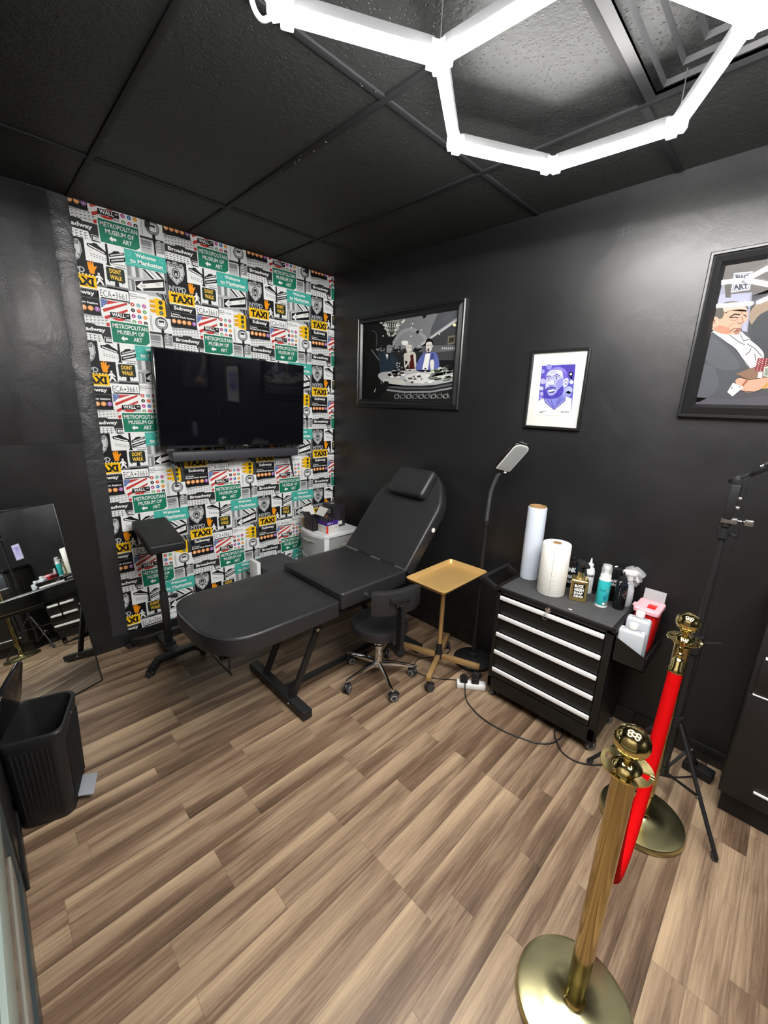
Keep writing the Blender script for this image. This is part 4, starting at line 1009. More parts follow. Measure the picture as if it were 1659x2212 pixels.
for x in (.060, .940):
    mb = MB(TVm)
    for s in (-1, 1): mb.add([(x-.022, -.02+s*.004, 1.312), (x+.022, -.02+s*.004, 1.312), (x+.010, -.045+s*.004, 1.235), (x-.002+.004, -.10+s*.003, 1.075), (x-.002-.004, -.10+s*.003, 1.075), (x-.012, -.045+s*.004, 1.235)], [[0, 1, 2, 3, 4, 5]] if s < 0 else [[5, 4, 3, 2, 1, 0]])
    v0 = len(mb.v)-12
    for i in range(6): j = (i+1) % 6; mb.f.append([v0+i, v0+6+i, v0+6+j, v0+j]); mb.mi.append(0)
    mb.build('leg', M['black_plastic'], tv)
sb = MB(TVm).box((.045, -.100, 1.238), (.985, -.022, 1.300), .010).build('soundbar', M['charcoal'])
tag(sb, 'dark grey soundbar hung directly under the television', 'soundbar')

# ================================================================ PICTURES ON THE RIGHT WALL
def frame(parent, y0, y1, z0, z1, prof, m):
    """prof: (inset, height above wall)"""
    vs = []; fs = []
    for i, h in prof: vs += [(-h, y0-i, z1-i), (-h, y1+i, z1-i), (-h, y1+i, z0+i), (-h, y0-i, z0+i)]
    for j in range(len(prof)-1):
        for k in range(4): l = (k+1) % 4; fs.append([j*4+k, j*4+l, (j+1)*4+l, (j+1)*4+k])
    mb = MB(); mb.add(vs, fs); return mb.build('frame', m, parent, smooth=20)
def glaze(parent, y0, y1, z0, z1, x, cr=.02):
    m = bpy.data.materials.get('picture_glass')
    if not m:
        m = bpy.data.materials.new('picture_glass'); m.use_nodes = True; nt = m.node_tree; nt.nodes.remove(nt.nodes['Principled BSDF'])
        tr = nt.nodes.new('ShaderNodeBsdfTransparent'); gl = nt.nodes.new('ShaderNodeBsdfGlossy'); gl.inputs['Roughness'].default_value = cr
        fr = nt.nodes.new('ShaderNodeFresnel'); fr.inputs[0].default_value = 1.5; mx = nt.nodes.new('ShaderNodeMixShader')
        ge = nt.nodes.new('ShaderNodeNewGeometry'); ml = nt.nodes.new('ShaderNodeMath'); ml.operation = 'MULTIPLY'; sb_ = nt.nodes.new('ShaderNodeMath'); sb_.operation = 'SUBTRACT'; sb_.inputs[0].default_value = 1
        nt.links.new(ge.outputs['Backfacing'], sb_.inputs[1]); nt.links.new(sb_.outputs[0], ml.inputs[0]); nt.links.new(fr.outputs[0], ml.inputs[1]); nt.links.new(ml.outputs[0], mx.inputs[0]); nt.links.new(tr.outputs[0], mx.inputs[1]); nt.links.new(gl.outputs[0], mx.inputs[2])
        nt.links.new(mx.outputs[0], nt.nodes['Material Output'].inputs[0])
    mb = MB(); mb.box((-x-.0006, y1, z0), (-x, y0, z1)); return mb.build('glass', m, parent)
def picture(parent, art, y0, y1, z0, z1, x, fn, name='print', tone=1.0):
    """art in crop pixels, fn -> (0..1, 0..1)"""
    mb = MB(); art.emit(mb, (-x, y0, z1), (0, -1, 0), (0, 0, -1), (-1, 0, 0), 1.0, eps=.00015, fn=lambda p: ((fn(p)[0])*abs(y1-y0), fn(p)[1]*abs(z1-z0)), rough=.62, tone=tone)
    o = mb.build(name, None, parent, smooth=0)
    bm = bmesh.new(); bm.from_mesh(o.data); pl = parent_loc(parent)
    for c_, n_ in (((0, y0, 0), (0, 1, 0)), ((0, y1, 0), (0, -1, 0)), ((0, 0, z1), (0, 0, 1)), ((0, 0, z0), (0, 0, -1))):
        bmesh.ops.bisect_plane(bm, geom=bm.verts[:]+bm.edges[:]+bm.faces[:], dist=1e-7, plane_co=V(c_)-pl, plane_no=n_, clear_outer=True)
    bm.to_mesh(o.data); bm.free(); return o
# --- casino scene
y0, y1, z0, z1 = -.318, -1.322, 1.612, 2.278
p1 = thing('framed_picture', 'wide black-framed grey picture of people gambling at a casino table under a chandelier', 'picture', (0, (y0+y1)/2, z0), 'framed pictures on the black wall')
frame(p1, y0, y1, z0, z1, [(0, 0), (0, .020), (.006, .026), (.016, .026), (.020, .020), (.040, .030), (.050, .030), (.056, .020), (.060, .012)], M['frame_black'])
A = Art()
A.R(0, 0, 1600, 1600, '#101113', 0)
A.P([(560, 330), (1000, 290), (1290, 240), (1290, 420), (830, 660), (560, 640), (520, 480)], '#77787b', 1)
A.S([(540, 560), (640, 480), (760, 480), (880, 560), (920, 640), (900, 720), (500, 720)], '#97989b', 2); A.S([(560, 600), (650, 520), (750, 520), (860, 600), (870, 720), (520, 720)], '#85868a', 3)
A.P([(1040, 280), (1290, 235), (1280, 330), (940, 580), (960, 470)], '#505257', 3); A.P([(1100, 320), (1200, 300), (1190, 380), (1090, 400)], '#55565a', 4)
A.P([(830, 670), (1290, 340), (1290, 375), (830, 700)], '#b5b6b8', 4); A.P([(840, 700), (1290, 380), (1260, 880), (1030, 880)], '#3a3b3e', 3)
A.P([(1160, 580), (1250, 560), (1245, 670), (1155, 690)], '#6e675a', 4); A.P([(1175, 600), (1235, 590), (1230, 650), (1170, 665)], '#2e2a22', 5)
A.P([(840, 700), (1250, 690), (1250, 760), (850, 800)], '#5a5b5e', 4)
for k in range(7): A.R(1085+k*25, 722, 1100+k*25, 735, '#cfd0d0', 6); A.R(1085+k*25, 742, 1098+k*25, 750, '#9a9b9b', 6)
rp = random.Random(8)
for k in range(46): A.C(rp.uniform(300, 860), rp.uniform(690, 770), rp.uniform(6, 16), rp.choice(['#4a4b4d', '#26272a', '#8d8e90', '#b9babb']), 4, 7)
A.P([(300, 760), (860, 760), (860, 900), (320, 900)], '#222326', 3)
# chandelier
for cy_, rx, nn in ((370, 150, 15), (410, 108, 13), (470, 78, 11), (540, 46, 8)):
    for k in range(nn):
        t = PI*(k+.5)/nn; A.C(478-rx*math.cos(t), cy_+rx*.42*math.sin(t), 12, '#f4f6ee', 7, 8)
A.P([(390, 380), (570, 370), (545, 500), (500, 580), (440, 580), (410, 500)], '#8e948c', 6)
for k in range(5): A.P([(412+k*30, 390), (424+k*30, 390), (470+k*6, 560), (462+k*6, 560)], '#2d2f2c', 7)
A.R(460, 560, 474, 610, '#1a1b1c', 7)
for x, y in ((732, 420), (712, 575), (1057, 553), (376, 570), (838, 500), (717, 468)): A.C(x, y, 9, '#e9e9e2', 5, 8)
A.S([(770, 520), (800, 500), (812, 530), (790, 545)], '#17181a', 5); A.S([(850, 320), (900, 310), (880, 350), (860, 350)], '#1c1a1c', 5); A.C(1240, 437, 20, '#eceab4', 6, 10)
# dark figure with hat, left
A.S([(150, 520), (230, 485), (290, 500), (305, 590), (290, 720), (230, 740), (290, 820), (345, 900), (370, 1200), (380, 1400), (120, 1400), (120, 560)], '#08090a', 6)
A.line([(240, 500), (285, 520), (302, 590), (290, 700)], 9, '#4c5257', 7); A.line([(232, 740), (282, 812), (335, 890), (350, 1010), (352, 1180)], 9, '#80868a', 7); A.line([(285, 1235), (268, 1280)], 8, '#c9c9c9', 8)
# man in dark suit
A.S([(400, 640), (450, 610), (490, 650), (485, 700), (470, 780), (410, 790), (395, 700)], '#0e0f10', 7); A.S([(425, 690), (480, 690), (482, 750), (450, 810), (420, 780)], '#8d8e90', 8)
A.S([(320, 800), (400, 780), (490, 800), (560, 900), (600, 1000), (520, 1050), (360, 1050), (330, 900)], '#22303c', 8); A.P([(405, 800), (440, 800), (425, 870)], '#e2e4e4', 9); A.line([(470, 860), (530, 960), (560, 1010)], 8, '#33444f', 9)
A.S([(485, 1010), (540, 1010), (630, 1040), (600, 1080), (490, 1050)], '#d2d0cc', 9); A.line([(440, 710), (478, 712)], 8, '#26282a', 9); A.line([(444, 760), (466, 762)], 5, '#333436', 9)
# woman
A.S([(600, 650), (660, 625), (730, 650), (750, 720), (720, 780), (660, 770), (640, 700)], '#8c8c8c', 7); A.S([(660, 690), (720, 690), (718, 760), (690, 800), (662, 760)], '#dbd6cf', 8); A.S([(600, 640), (650, 630), (680, 650), (660, 690), (610, 680)], '#f0efea', 9)
A.S([(640, 790), (760, 780), (775, 900), (780, 1000), (650, 1000), (628, 860)], '#cfc9c2', 8); A.P([(700, 820), (740, 800), (760, 990), (690, 990)], '#4c1712', 9); A.P([(640, 880), (680, 900), (690, 990), (650, 990)], '#151515', 9); A.line([(650, 960), (700, 880), (690, 770)], 18, '#ddd8d0', 10); A.line([(674, 718), (690, 720)], 6, '#222222', 9); A.line([(704, 720), (718, 722)], 6, '#222222', 9); A.line([(684, 768), (704, 768)], 6, '#5a2020', 9)
# man in blue jacket
A.S([(890, 640), (930, 600), (980, 640), (975, 720), (950, 760), (900, 740)], '#0f0f10', 8); A.S([(900, 660), (965, 655), (965, 740), (930, 800), (900, 750)], '#d8d5cf', 9); A.S([(915, 735), (935, 732), (932, 768), (916, 768)], '#3a2a28', 10)
A.line([(908, 690), (926, 688)], 8, '#1a1a1a', 10); A.line([(942, 688), (958, 690)], 8, '#1a1a1a', 10); A.line([(932, 700), (930, 726)], 5, '#8f8b84', 10); A.C(972, 700, 10, '#c9c5be', 9, 8, 16)
A.S([(780, 1010), (820, 850), (880, 790), (985, 775), (1040, 830), (1040, 1010)], '#5a66a8', 9); A.P([(890, 800), (950, 790), (920, 1000), (850, 1000)], '#f0f0ee', 10); A.P([(960, 800), (990, 790), (985, 900), (950, 930)], '#3a4374', 10)
A.S([(950, 890), (975, 870), (995, 900), (990, 990), (960, 1000), (945, 930)], '#e4e1da', 11)
# table, chips, money
A.S([(330, 1040), (640, 1010), (980, 1010), (1230, 1040), (1225, 1160), (900, 1200), (640, 1200), (380, 1150)], '#b4b5b7', 9); A.S([(640, 1080), (780, 1040), (930, 1060), (960, 1120), (840, 1170), (700, 1150)], '#d9dad8', 10)
for k in range(40):
    x = rp.uniform(380, 1000); y = rp.uniform(1030, 1160); w_ = rp.uniform(20, 50); A.P([(x, y), (x+w_, y-8), (x+w_+10, y+16), (x+8, y+22)], rp.choice(['#f4f4f0', '#3c3d3e', '#bcbdbb', '#6d6e6c', '#e2e2dc']), 11)
for k in range(34):
    x = rp.uniform(950, 1200); y = rp.uniform(940, 1150); 
    if y < 960+(1100-x)*.2: y += 80
    A.P([(x-30, y), (x+60, y-18), (x+64, y+2), (x-26, y+20)], rp.choice(['#9aa497', '#cfd6c8', '#5f685e', '#2e332e', '#e6eadf']), 12)
for k in range(30): A.C(rp.uniform(500, 620), rp.uniform(910, 1000), 9, rp.choice(['#101010', '#d0d0d0', '#333333']), 12, 7)
for x in (700, 890): 
    for k in range(4): A.C(x, 1020-k*12, 16, '#141414' if k % 2 else '#cccccc', 12, 8, 8)
A.S([(370, 1120), (470, 1110), (640, 1140), (620, 1200), (420, 1200)], '#c8cac4', 12); A.S([(385, 1150), (440, 1150), (445, 1210), (400, 1215)], '#111111', 13)
for k, c in enumerate(('#202123', '#5b5c5f', '#1c1d1f', '#8c8d90', '#1a1b1c')): A.P([(420, 1170+k*24), (640, 1200+k*24), (950, 1205+k*22), (1225, 1150+k*24), (1225, 1174+k*24), (950, 1229+k*22), (640, 1224+k*24), (420, 1194+k*24)], c, 12)
A.P([(380, 1290), (1215, 1270), (1215, 1410), (350, 1390)], '#1a1a1a', 11)
for k in range(9):
    x = 540+k*75; A.ring(x, 1340, 22, 30, '#6f7072' if k % 2 else '#9a9b9c', 13, 12); A.line([(x+20, 1300), (x+50, 1370)], 8, '#7d7e80', 13)
picture(p1, A, y0-.058, y1+.058, z0+.058, z1-.058, .010, homography([(135, 430), (1285, 245), (1215, 1400), (115, 1365)], [(0, 0), (1, 0), (1, 1), (0, 1)]))
# --- blue pen portrait
y0, y1, z0, z1 = -1.784, -2.098, 1.531, 1.946
p2 = thing('framed_picture', 'small black-framed blue pen portrait of a bearded man with white mat', 'picture', (0, (y0+y1)/2, z0), 'framed pictures on the black wall')
frame(p2, y0, y1, z0, z1, [(0, 0), (0, .018), (.003, .020), (.011, .020), (.013, .018), (.014, .008)], M['frame_black'])
W2 = homography([(300, 205), (1395, 130), (1185, 1695), (150, 1640)], [(0, 0), (1, 0), (1, 1), (0, 1)])
A = Art(); A.P([(200, 100), (1500, 20), (1300, 1800), (100, 1740)], '#f1f1ec', 0)
A.P([(415, 432), (1215, 382), (1065, 1462), (295, 1440)], '#ffffff', 1); A.line([(420, 425), (1215, 380)], 7, '#8f9398', 2); A.line([(1212, 385), (1065, 1460)], 4, '#d4d6da', 2); A.line([(415, 432), (298, 1440)], 3, '#dcdde0', 2)
A.P([(452, 445), (1140, 410), (1062, 1452), (368, 1430)], '#5a52b8', 3)
A.P([(820, 425), (1140, 410), (1100, 740), (960, 640)], '#4a3fa6', 4)
for x, y, r, c in ((600, 470, 55, '#8f93dc'), (470, 560, 40, '#a6a4e6'), (480, 760, 58, '#c2b9f0'), (450, 900, 42, '#d2cef2'), (460, 1010, 40, '#bcb4ea'), (440, 1100, 36, '#a29be0'), (1045, 610, 46, '#b6b4ec'), (1060, 770, 44, '#b9c2ee'), (1040, 690, 34, '#7b76cc'), (1010, 930, 75, '#aeb8e6'), (1000, 1010, 60, '#8f96d6'), (540, 640, 30, '#6a62c2')): A.C(x, y, r, c, 4, 16)
A.C(1045, 610, 24, '#f0f0fc', 5, 12); A.C(1060, 775, 26, '#ebeefb', 5, 12)
hair = [(590, 560), (650, 500), (740, 465), (840, 470), (920, 510), (970, 570), (985, 650), (975, 720), (900, 740), (600, 620)]
A.S(hair, '#6a5fc8', 6); A.S([(640, 530), (740, 480), (850, 485), (930, 540), (960, 620), (900, 560), (780, 520)], '#8f86dc', 7)
face = [(560, 600), (640, 530), (760, 515), (860, 540), (890, 640), (900, 760), (890, 880), (860, 1000), (740, 1080), (620, 1080), (545, 1000), (530, 880), (535, 760), (545, 680)]
A.S(face, '#b9bcea', 7)
A.S([(600, 560), (760, 525), (850, 560), (860, 640), (760, 650), (600, 640)], '#d6d9f6', 8); A.S([(760, 540), (850, 555), (870, 640), (820, 650)], '#eceefc', 9)
for k in range(4): A.line([(600+k*6, 570+k*18), (690, 552+k*18), (790, 560+k*18)], 5, '#7d7cd0', 9)
A.S([(780, 740), (880, 700), (885, 860), (800, 900), (740, 860)], '#9496dc', 8); A.S([(555, 760), (620, 770), (610, 860), (560, 860)], '#d8daf6', 8)
beard = [(500, 960), (560, 900), (580, 880), (660, 860), (740, 880), (770, 930), (840, 880), (885, 850), (900, 930), (870, 1020), (780, 1090), (640, 1110), (530, 1100), (490, 1030)]
A.S(beard, '#4a3fae', 9); A.S([(575, 905), (640, 895), (740, 905), (770, 960), (680, 1040), (600, 1030), (570, 960)], '#b0b2ea', 10)
for k in range(26): 
    a = rp.uniform(0, 6.28); x = rp.uniform(520, 880); y = 1085-abs(x-660)*.35+rp.uniform(-60, 0); A.line([(x, y), (x+14*math.cos(a), y+14*math.sin(a))], 5, rp.choice(['#6f66cc', '#2f2788', '#8b84dc']), 11)
A.S([(570, 910), (650, 900), (730, 912), (740, 930), (650, 935), (580, 940)], '#3a3494', 11); A.S([(585, 940), (650, 925), (725, 925), (720, 950), (640, 965), (600, 965)], '#f2f3ff', 12); A.S([(580, 965), (650, 968), (722, 950), (700, 985), (630, 995)], '#3a3494', 12)
for x, y, s in ((600, 715, 1), (755, 695, 1.2)):
    A.S([(x-48*s, y+4), (x, y-24*s), (x+48*s, y), (x, y+24*s)], '#f6f7ff', 10); A.C(x, y, 17*s, '#2b2480', 11, 12); A.line([(x-55*s, y-4), (x-4, y-32*s), (x+55*s, y-12)], 9, '#2b2480', 12); A.line([(x-44*s, y+22), (x, y+34*s), (x+46*s, y+20)], 6, '#6b67c8', 11)
A.line([(555, 672), (600, 650), (640, 662)], 14, '#3d3698', 12); A.line([(695, 650), (760, 622), (830, 650)], 16, '#3d3698', 12)
A.S([(640, 730), (690, 735), (720, 800), (700, 840), (620, 845), (585, 815), (620, 780)], '#d6d9f8', 11); A.line([(590, 830), (630, 842), (665, 838), (705, 830)], 13, '#332c8c', 12); A.line([(712, 740), (730, 810)], 8, '#5a55bc', 12)
A.S([(900, 740), (960, 690), (1000, 720), (995, 800), (950, 870), (900, 860)], '#d9dbf8', 10); A.ring(950, 780, 22, 30, '#5c56bc', 11, 14, 1.8); A.C(945, 800, 10, '#3b3496', 12, 8)
neck = [(540, 1090), (640, 1110), (780, 1095), (880, 1000), (900, 880), (930, 860), (945, 1060), (930, 1140), (720, 1330), (530, 1160)]
A.S(neck, '#9a9de0', 6, 3); A.P([(540, 1100), (900, 1010), (920, 1130), (720, 1310)], '#8588d8', 7)
for a, b in (((560, 1120), (700, 1290)), ((640, 1120), (720, 1300)), ((880, 1060), (740, 1260)), ((830, 1080), (760, 1180)), ((920, 1090), (800, 1210))): A.line([a, b], 12, '#4b46b0', 8)
A.P([(362, 1170), (500, 1100), (530, 1180), (720, 1330), (940, 1150), (950, 1060), (1070, 1100), (1062, 1455), (366, 1432)], '#eef0f2', 8)
A.line([(505, 1110), (540, 1190), (715, 1330)], 12, '#2f2a80', 10); A.line([(715, 1330), (925, 1160), (945, 1070)], 12, '#2f2a80', 10); A.line([(480, 1160), (560, 1270), (660, 1350), (660, 1395)], 3, '#b9bcc4', 10); A.line([(990, 1110), (900, 1240), (770, 1340), (740, 1395), (660, 1400)], 3, '#b9bcc4', 10)
A.S([(425, 1352), (440, 1375), (585, 1347), (450, 1388), (424, 1378)], '#17171c', 11)
A.T('wish', 850, 1338, 1012, 1392, '#17171c', 11, .0)
W2i = W2
picture(p2, A, y0-.014, y1+.014, z0+.014, z1-.014, .006, W2i, tone=.84)
glaze(p2, y0-.0135, y1+.0135, z0+.0135, z1-.0135, .0095)
# --- man at a card table
y0, y1, z0, z1 = -2.518, -3.520, 1.622, 2.280
p3 = thing('framed_picture', 'large black-framed painting of a scowling man in a grey suit with poker chips', 'picture', (0, (y0+y1)/2, z0), 'framed pictures on the black wall')
frame(p3, y0, y1, z0, z1, [(0, 0), (0, .022), (.004, .028), (.012, .028), (.016, .022), (.034, .030), (.044, .034), (.050, .026), (.058, .012)], M['frame_black'])
cp = [(643.8, 374.3), (5368.7, -389.6), (4334.6, 1949.8), (316.1, 1872.8)]     # corners of the print in the sketch's own units
h3 = homography(cp, [(0, 0), (1, 0), (1, 1), (0, 1)])
A = Art(); A.P([(-400, -400), (3600, -1200), (3600, 3600), (-400, 3600)], '#4c4d52', 0)
A.P([(560, 230), (1000, 180), (960, 900), (900, 1100), (840, 1080), (500, 780)], '#9a9aa8', 1); A.P([(600, 300), (1300, 180), (1300, 640), (930, 700), (930, 660), (640, 690)], '#6a6664', 2); A.P([(560, 690), (910, 670), (870, 1090), (820, 1080), (860, 800), (480, 790)], '#a9abc8', 2)
A.P([(640, 560), (640, 720), (700, 720), (700, 560)], '#5b5856', 3)
A.P([(735, 455), (940, 435), (905, 635), (700, 665)], '#d7d9e6', 4); A.P([(748, 470), (925, 452), (893, 622), (715, 650)], '#4a4a58', 5); A.P([(754, 476), (918, 459), (888, 616), (722, 643)], '#e6e8f2', 6)
for t, q in (('BIG', (755, 472, 905, 528)), ('CHRIS', (742, 534, 892, 564)), ('ART', (728, 572, 888, 630))): A.T(t, *q, '#3a3a48', 7, .05, rot=-.08)
# chair behind
A.P([(930, 700), (1300, 560), (2200, 500), (2200, 1500), (1100, 1500), (880, 1090)], '#3f4147', 2); A.S([(900, 900), (1020, 760), (1300, 700), (1300, 760), (1020, 900), (930, 1010)], '#9a8672', 3); A.S([(930, 1010), (1060, 930), (1300, 860), (1300, 1500), (1060, 1380), (960, 1200)], '#3a3c42', 4)
A.P([(1600, 200), (2600, 0), (2600, 900), (1600, 900)], '#6a5f50', 1)
# suit
A.S([(400, 1120), (460, 1080), (640, 1160), (800, 1300), (900, 1480), (800, 1540), (770, 1620), (640, 1960), (200, 1960), (240, 1500)], '#4b4f56', 3)
A.S([(420, 1150), (560, 1180), (720, 1330), (800, 1480), (600, 1500), (430, 1380)], '#565a61', 4); A.S([(300, 1500), (500, 1460), (560, 1700), (300, 1850)], '#565a62', 4)
# shirt
A.S([(450, 1065), (520, 1110), (690, 1120), (800, 1080), (900, 1170), (1010, 1260), (1060, 1340), (1020, 1440), (900, 1480), (760, 1280), (600, 1170)], '#cfcdd2', 5)
A.P([(450, 1065), (560, 1090), (690, 1130), (680, 1200), (600, 1160)], '#e2e6f0', 6); A.P([(800, 1085), (910, 1165), (900, 1200), (830, 1200), (780, 1140)], '#dadde6', 6)
for L_ in ([(690, 1125), (720, 1150), (790, 1200), (850, 1230)], [(800, 1110), (840, 1190), (900, 1170)], [(880, 1220), (960, 1270), (1040, 1360)], [(860, 1340), (900, 1310), (920, 1270)], [(960, 1330), (970, 1400)], [(455, 1065), (600, 1165), (740, 1270), (900, 1475)]): A.line(L_, 7, '#26262a', 7)
# head
A.S([(480, 900), (520, 830), (640, 770), (760, 760), (850, 800), (880, 850), (600, 950), (590, 960), (560, 1010), (500, 1090), (468, 1060), (465, 980)], '#5d5650', 6)
A.S([(560, 960), (610, 940), (640, 880), (760, 850), (870, 860), (880, 940), (865, 980), (830, 1000), (800, 1060), (790, 1110), (740, 1120), (600, 1110), (500, 1060), (540, 1010)], '#d9a68c', 7)
A.S([(620, 800), (760, 775), (850, 810), (870, 870), (700, 860), (640, 890)], '#cdb4a4', 7); A.S([(540, 1020), (660, 1040), (700, 1100), (600, 1110), (520, 1070)], '#c98870', 8); A.S([(760, 1060), (810, 1050), (790, 1110), (740, 1115)], '#a8745e', 8)
A.S([(478, 960), (520, 925), (570, 950), (560, 1020), (520, 1040), (490, 1010)], '#e0ac94', 9); A.line([(500, 960), (530, 965), (520, 1000)], 8, '#6b3d30', 10)
A.line([(685, 935), (740, 900), (800, 905)], 14, '#2a2220', 10); A.line([(840, 905), (870, 925)], 12, '#2a2220', 10); A.line([(700, 940), (740, 932), (780, 940)], 11, '#3a2a28', 10); A.line([(700, 960), (740, 970), (770, 958)], 5, '#8f5f50', 10)
A.line([(820, 930), (835, 985), (800, 1005), (770, 990)], 8, '#7c4a3c', 10); A.line([(690, 1085), (740, 1055), (800, 1058)], 8, '#6b3a30', 10); A.line([(730, 1090), (790, 1070)], 8, '#4a2a26', 10); A.line([(670, 1060), (700, 1010), (740, 1000)], 5, '#a5705e', 10); A.line([(815, 870), (825, 905)], 5, '#8a5a4c', 10)
# arm, cards and chips
A.S([(765, 1545), (900, 1490), (1040, 1450), (1300, 1430), (1300, 1600), (900, 1610), (800, 1560)], '#8a6a55', 8)
A.S([(750, 1630), (800, 1590), (900, 1610), (1100, 1575), (1500, 1560), (1500, 1720), (1100, 1700), (960, 1740), (830, 1730)], '#dca78e', 9); A.line([(800, 1575), (900, 1610), (1101, 1578)], 6, '#1c1a1a', 10); A.line([(820, 1730), (960, 1740), (1060, 1700)], 6, '#1c1a1a', 10); A.line([(880, 1610), (830, 1670)], 22, '#a5603f', 10); A.line([(1050, 1700), (1101, 1650)], 24, '#c79a3a', 11)
A.P([(725, 1640), (838, 1690), (718, 1788), (662, 1742)], '#ecebe6', 11); A.P([(800, 1572), (748, 1622), (770, 1600)], '#e8e8e4', 11); A.C(712, 1697, 9, '#555555', 12, 6); A.C(795, 1685, 8, '#555555', 12, 6)
for r in range(6):
    for c in range(3): x = 1010+c*38-r*6; y = 1385+r*24; A.C(x, y, 21, '#8c2230', 12+r, 10, 14); A.C(x+4, y, 6, '#e8d8d0', 13+r, 6)
A.P([(1000, 1525), (1045, 1520), (1040, 1590), (990, 1590)], '#e8e6e0', 18); A.P([(1060, 1470), (1200, 1455), (1200, 1590), (1050, 1570)], '#c8ccc4', 19); A.P([(1072, 1485), (1200, 1468), (1200, 1575), (1065, 1560)], '#8b968a', 20)
A.P([(200, 1790), (700, 1820), (1300, 1760), (2600, 1760), (2600, 2100), (200, 2100)], '#55535c', 4); A.S([(1300, 1200), (1700, 1000), (2200, 1300), (2300, 1800), (1300, 1800)], '#3e4148', 5)
picture(p3, A, y0-.057, y1+.057, z0+.057, z1-.057, .012, h3, tone=.74)
glaze(p3, y0-.056, y1+.056, z0+.056, z1-.056, .017)
# small printed notice further along the wall (seen in the mirror)
mb = MB(); A = Art(); A.R(0, 0, 106, 175, '#b9b4dc', 1)
for k in range(5): A.R(18, 34+k*22, 88-(k*17) % 24, 42+k*22-(4 if k > 1 else 0), '#5b4a9c', 2)
mb.box((-.004, -3.130, 1.03), (-.0006, -3.020, 1.21)); mb.mats = []; mb.use(M['card_white']); mb.mi = [0]*len(mb.f)
A.emit(mb, (-.0042, -3.022, 1.208), (0, -1, 0), (0, 0, -1), (-1, 0, 0), .001)
tag(mb.build('wall_notice', None, smooth=0), 'small lilac printed notice on the black wall, seen only in the mirror', 'notice')

# ================================================================ MIRROR leaning in the left corner
mBR = V((-1.963, -.319, .002)); mTR = mBR+V((-.061, .181, .982))*1.075; mdir = V((-.948, -.317, 0)).normalized()
mup = (mTR-mBR); mh = 1.075; mup.normalize(); mn = mdir.cross(mup).normalized()
if mn.y > 0: mn = -mn
MT = Matrix((mdir, mup, mn)).transposed().to_4x4(); MT.translation = mBR; MW = .455
if MT.to_3x3().determinant() < 0: pass
mi = thing('leaning_mirror', 'tall frameless mirror with thin black edge leaning in the left corner', 'mirror', tuple(mBR))
mb = MB(MT); mb.box((0, 0, -.012), (MW, .008, .003), .001).box((0, mh-.008, -.012), (MW, mh, .003), .001).box((0, .008, -.012), (.007, mh-.008, .003), .001).box((MW-.007, .008, -.012), (MW, mh-.008, .003), .001).box((.004, .004, -.012), (MW-.004, mh-.004, -.006))
mb.build('frame', M['frame_black'], mi)
MB(MT).box((.006, .007, -.004), (MW-.006, mh-.007, .001)).build('glass', M['mirror'], mi)

# ================================================================ PLASTIC DRAWER UNIT WITH BOXES (in the corner)
dx0, dx1, dy0, dy1, dz = -.455, -.085, -.470, -.150, .615
du = thing('drawer_unit', 'white plastic drawer unit with translucent grey drawers in the corner', 'drawers', ((dx0+dx1)/2, (dy0+dy1)/2, 0))
def bow(x0, x1, y0, y1, b=.035, n=8):
    return [(x1, y0), (x1, y1)]+[(x0-b*math.sin(PI*k/n), y1+(y0-y1)*k/n) for k in range(n+1)]
mb = MB(); mb.prism(bow(dx0, dx1, dy0, dy1), dz-.022, dz); mb.prism(bow(dx0+.006, dx1-.006, dy0+.006, dy1-.006), dz, dz+.006)
for z in (.0, .205, .400): mb.prism(bow(dx0, dx1, dy0, dy1), z, z+.018)
for x, y in ((dx0, dy0), (dx0, dy1-.03), (dx1-.04, dy0), (dx1-.04, dy1-.03)): mb.box((x, y, 0), (x+.045, y+.012 if y > dy0 else y+.012, dz-.01), .002)
mb.build('frame', M['white_plastic'], du)
for z0_, z1_ in ((.022, .198), (.222, .392), (.420, .590)):
    P = bow(dx0-.002, dx1-.02, dy0+.014, dy1-.014); Q = inset(P, .004); n = len(P)
    mb = MB(); mb.add([(x, y, z0_) for x, y in P]+[(x, y, z1_) for x, y in P]+[(x, y, z1_) for x, y in Q]+[(x, y, z0_+.004) for x, y in Q], [list(range(n))[::-1], [3*n+i for i in range(n)]]+[[i, (i+1) % n, n+(i+1) % n, n+i] for i in range(n)]+[[n+i, n+(i+1) % n, 2*n+(i+1) % n, 2*n+i] for i in range(n)]+[[2*n+i, 2*n+(i+1) % n, 3*n+(i+1) % n, 3*n+i] for i in range(n)])
    mb.tube([(dx0-.040, (dy0+dy1)/2+.07, z1_-.03), (dx0-.046, (dy0+dy1)/2, z1_-.036), (dx0-.040, (dy0+dy1)/2-.07, z1_-.03)], .007, 8); mb.build('drawer', M['smoke_plastic'], du)
ZB = dz+.0062
def carton(name, label, x0, y0, x1, y1, z0_, z1_, m, extra=None, group=None):
    t = thing(name, label, 'box', ((x0+x1)/2, (y0+y1)/2, z0_), group)
    MB().box((x0, y0, z0_), (x1, y1, z1_), .001).build('body', m, t)
    for i, ex in enumerate(extra or ()):
        mb = MB(); ex(mb); mb.build(('front_print', 'side_print', 'top_print')[i], None, t, smooth=0)
    return t
def e1(mb):
    a = Art(); a.T('CARTRIDGE', 20, 40, 110, 52, '#e6e6e6', 2, .02); a.T('NEEDLES', 24, 60, 112, 72, '#cfcfcf', 2, .02); a.S([(30, 130), (60, 95), (95, 130)], '#b5743a', 2); a.emit(mb, (-.2605, -.18, ZB+.19), (0, -1, 0), (0, 0, -1), (-1, 0, 0), .001)
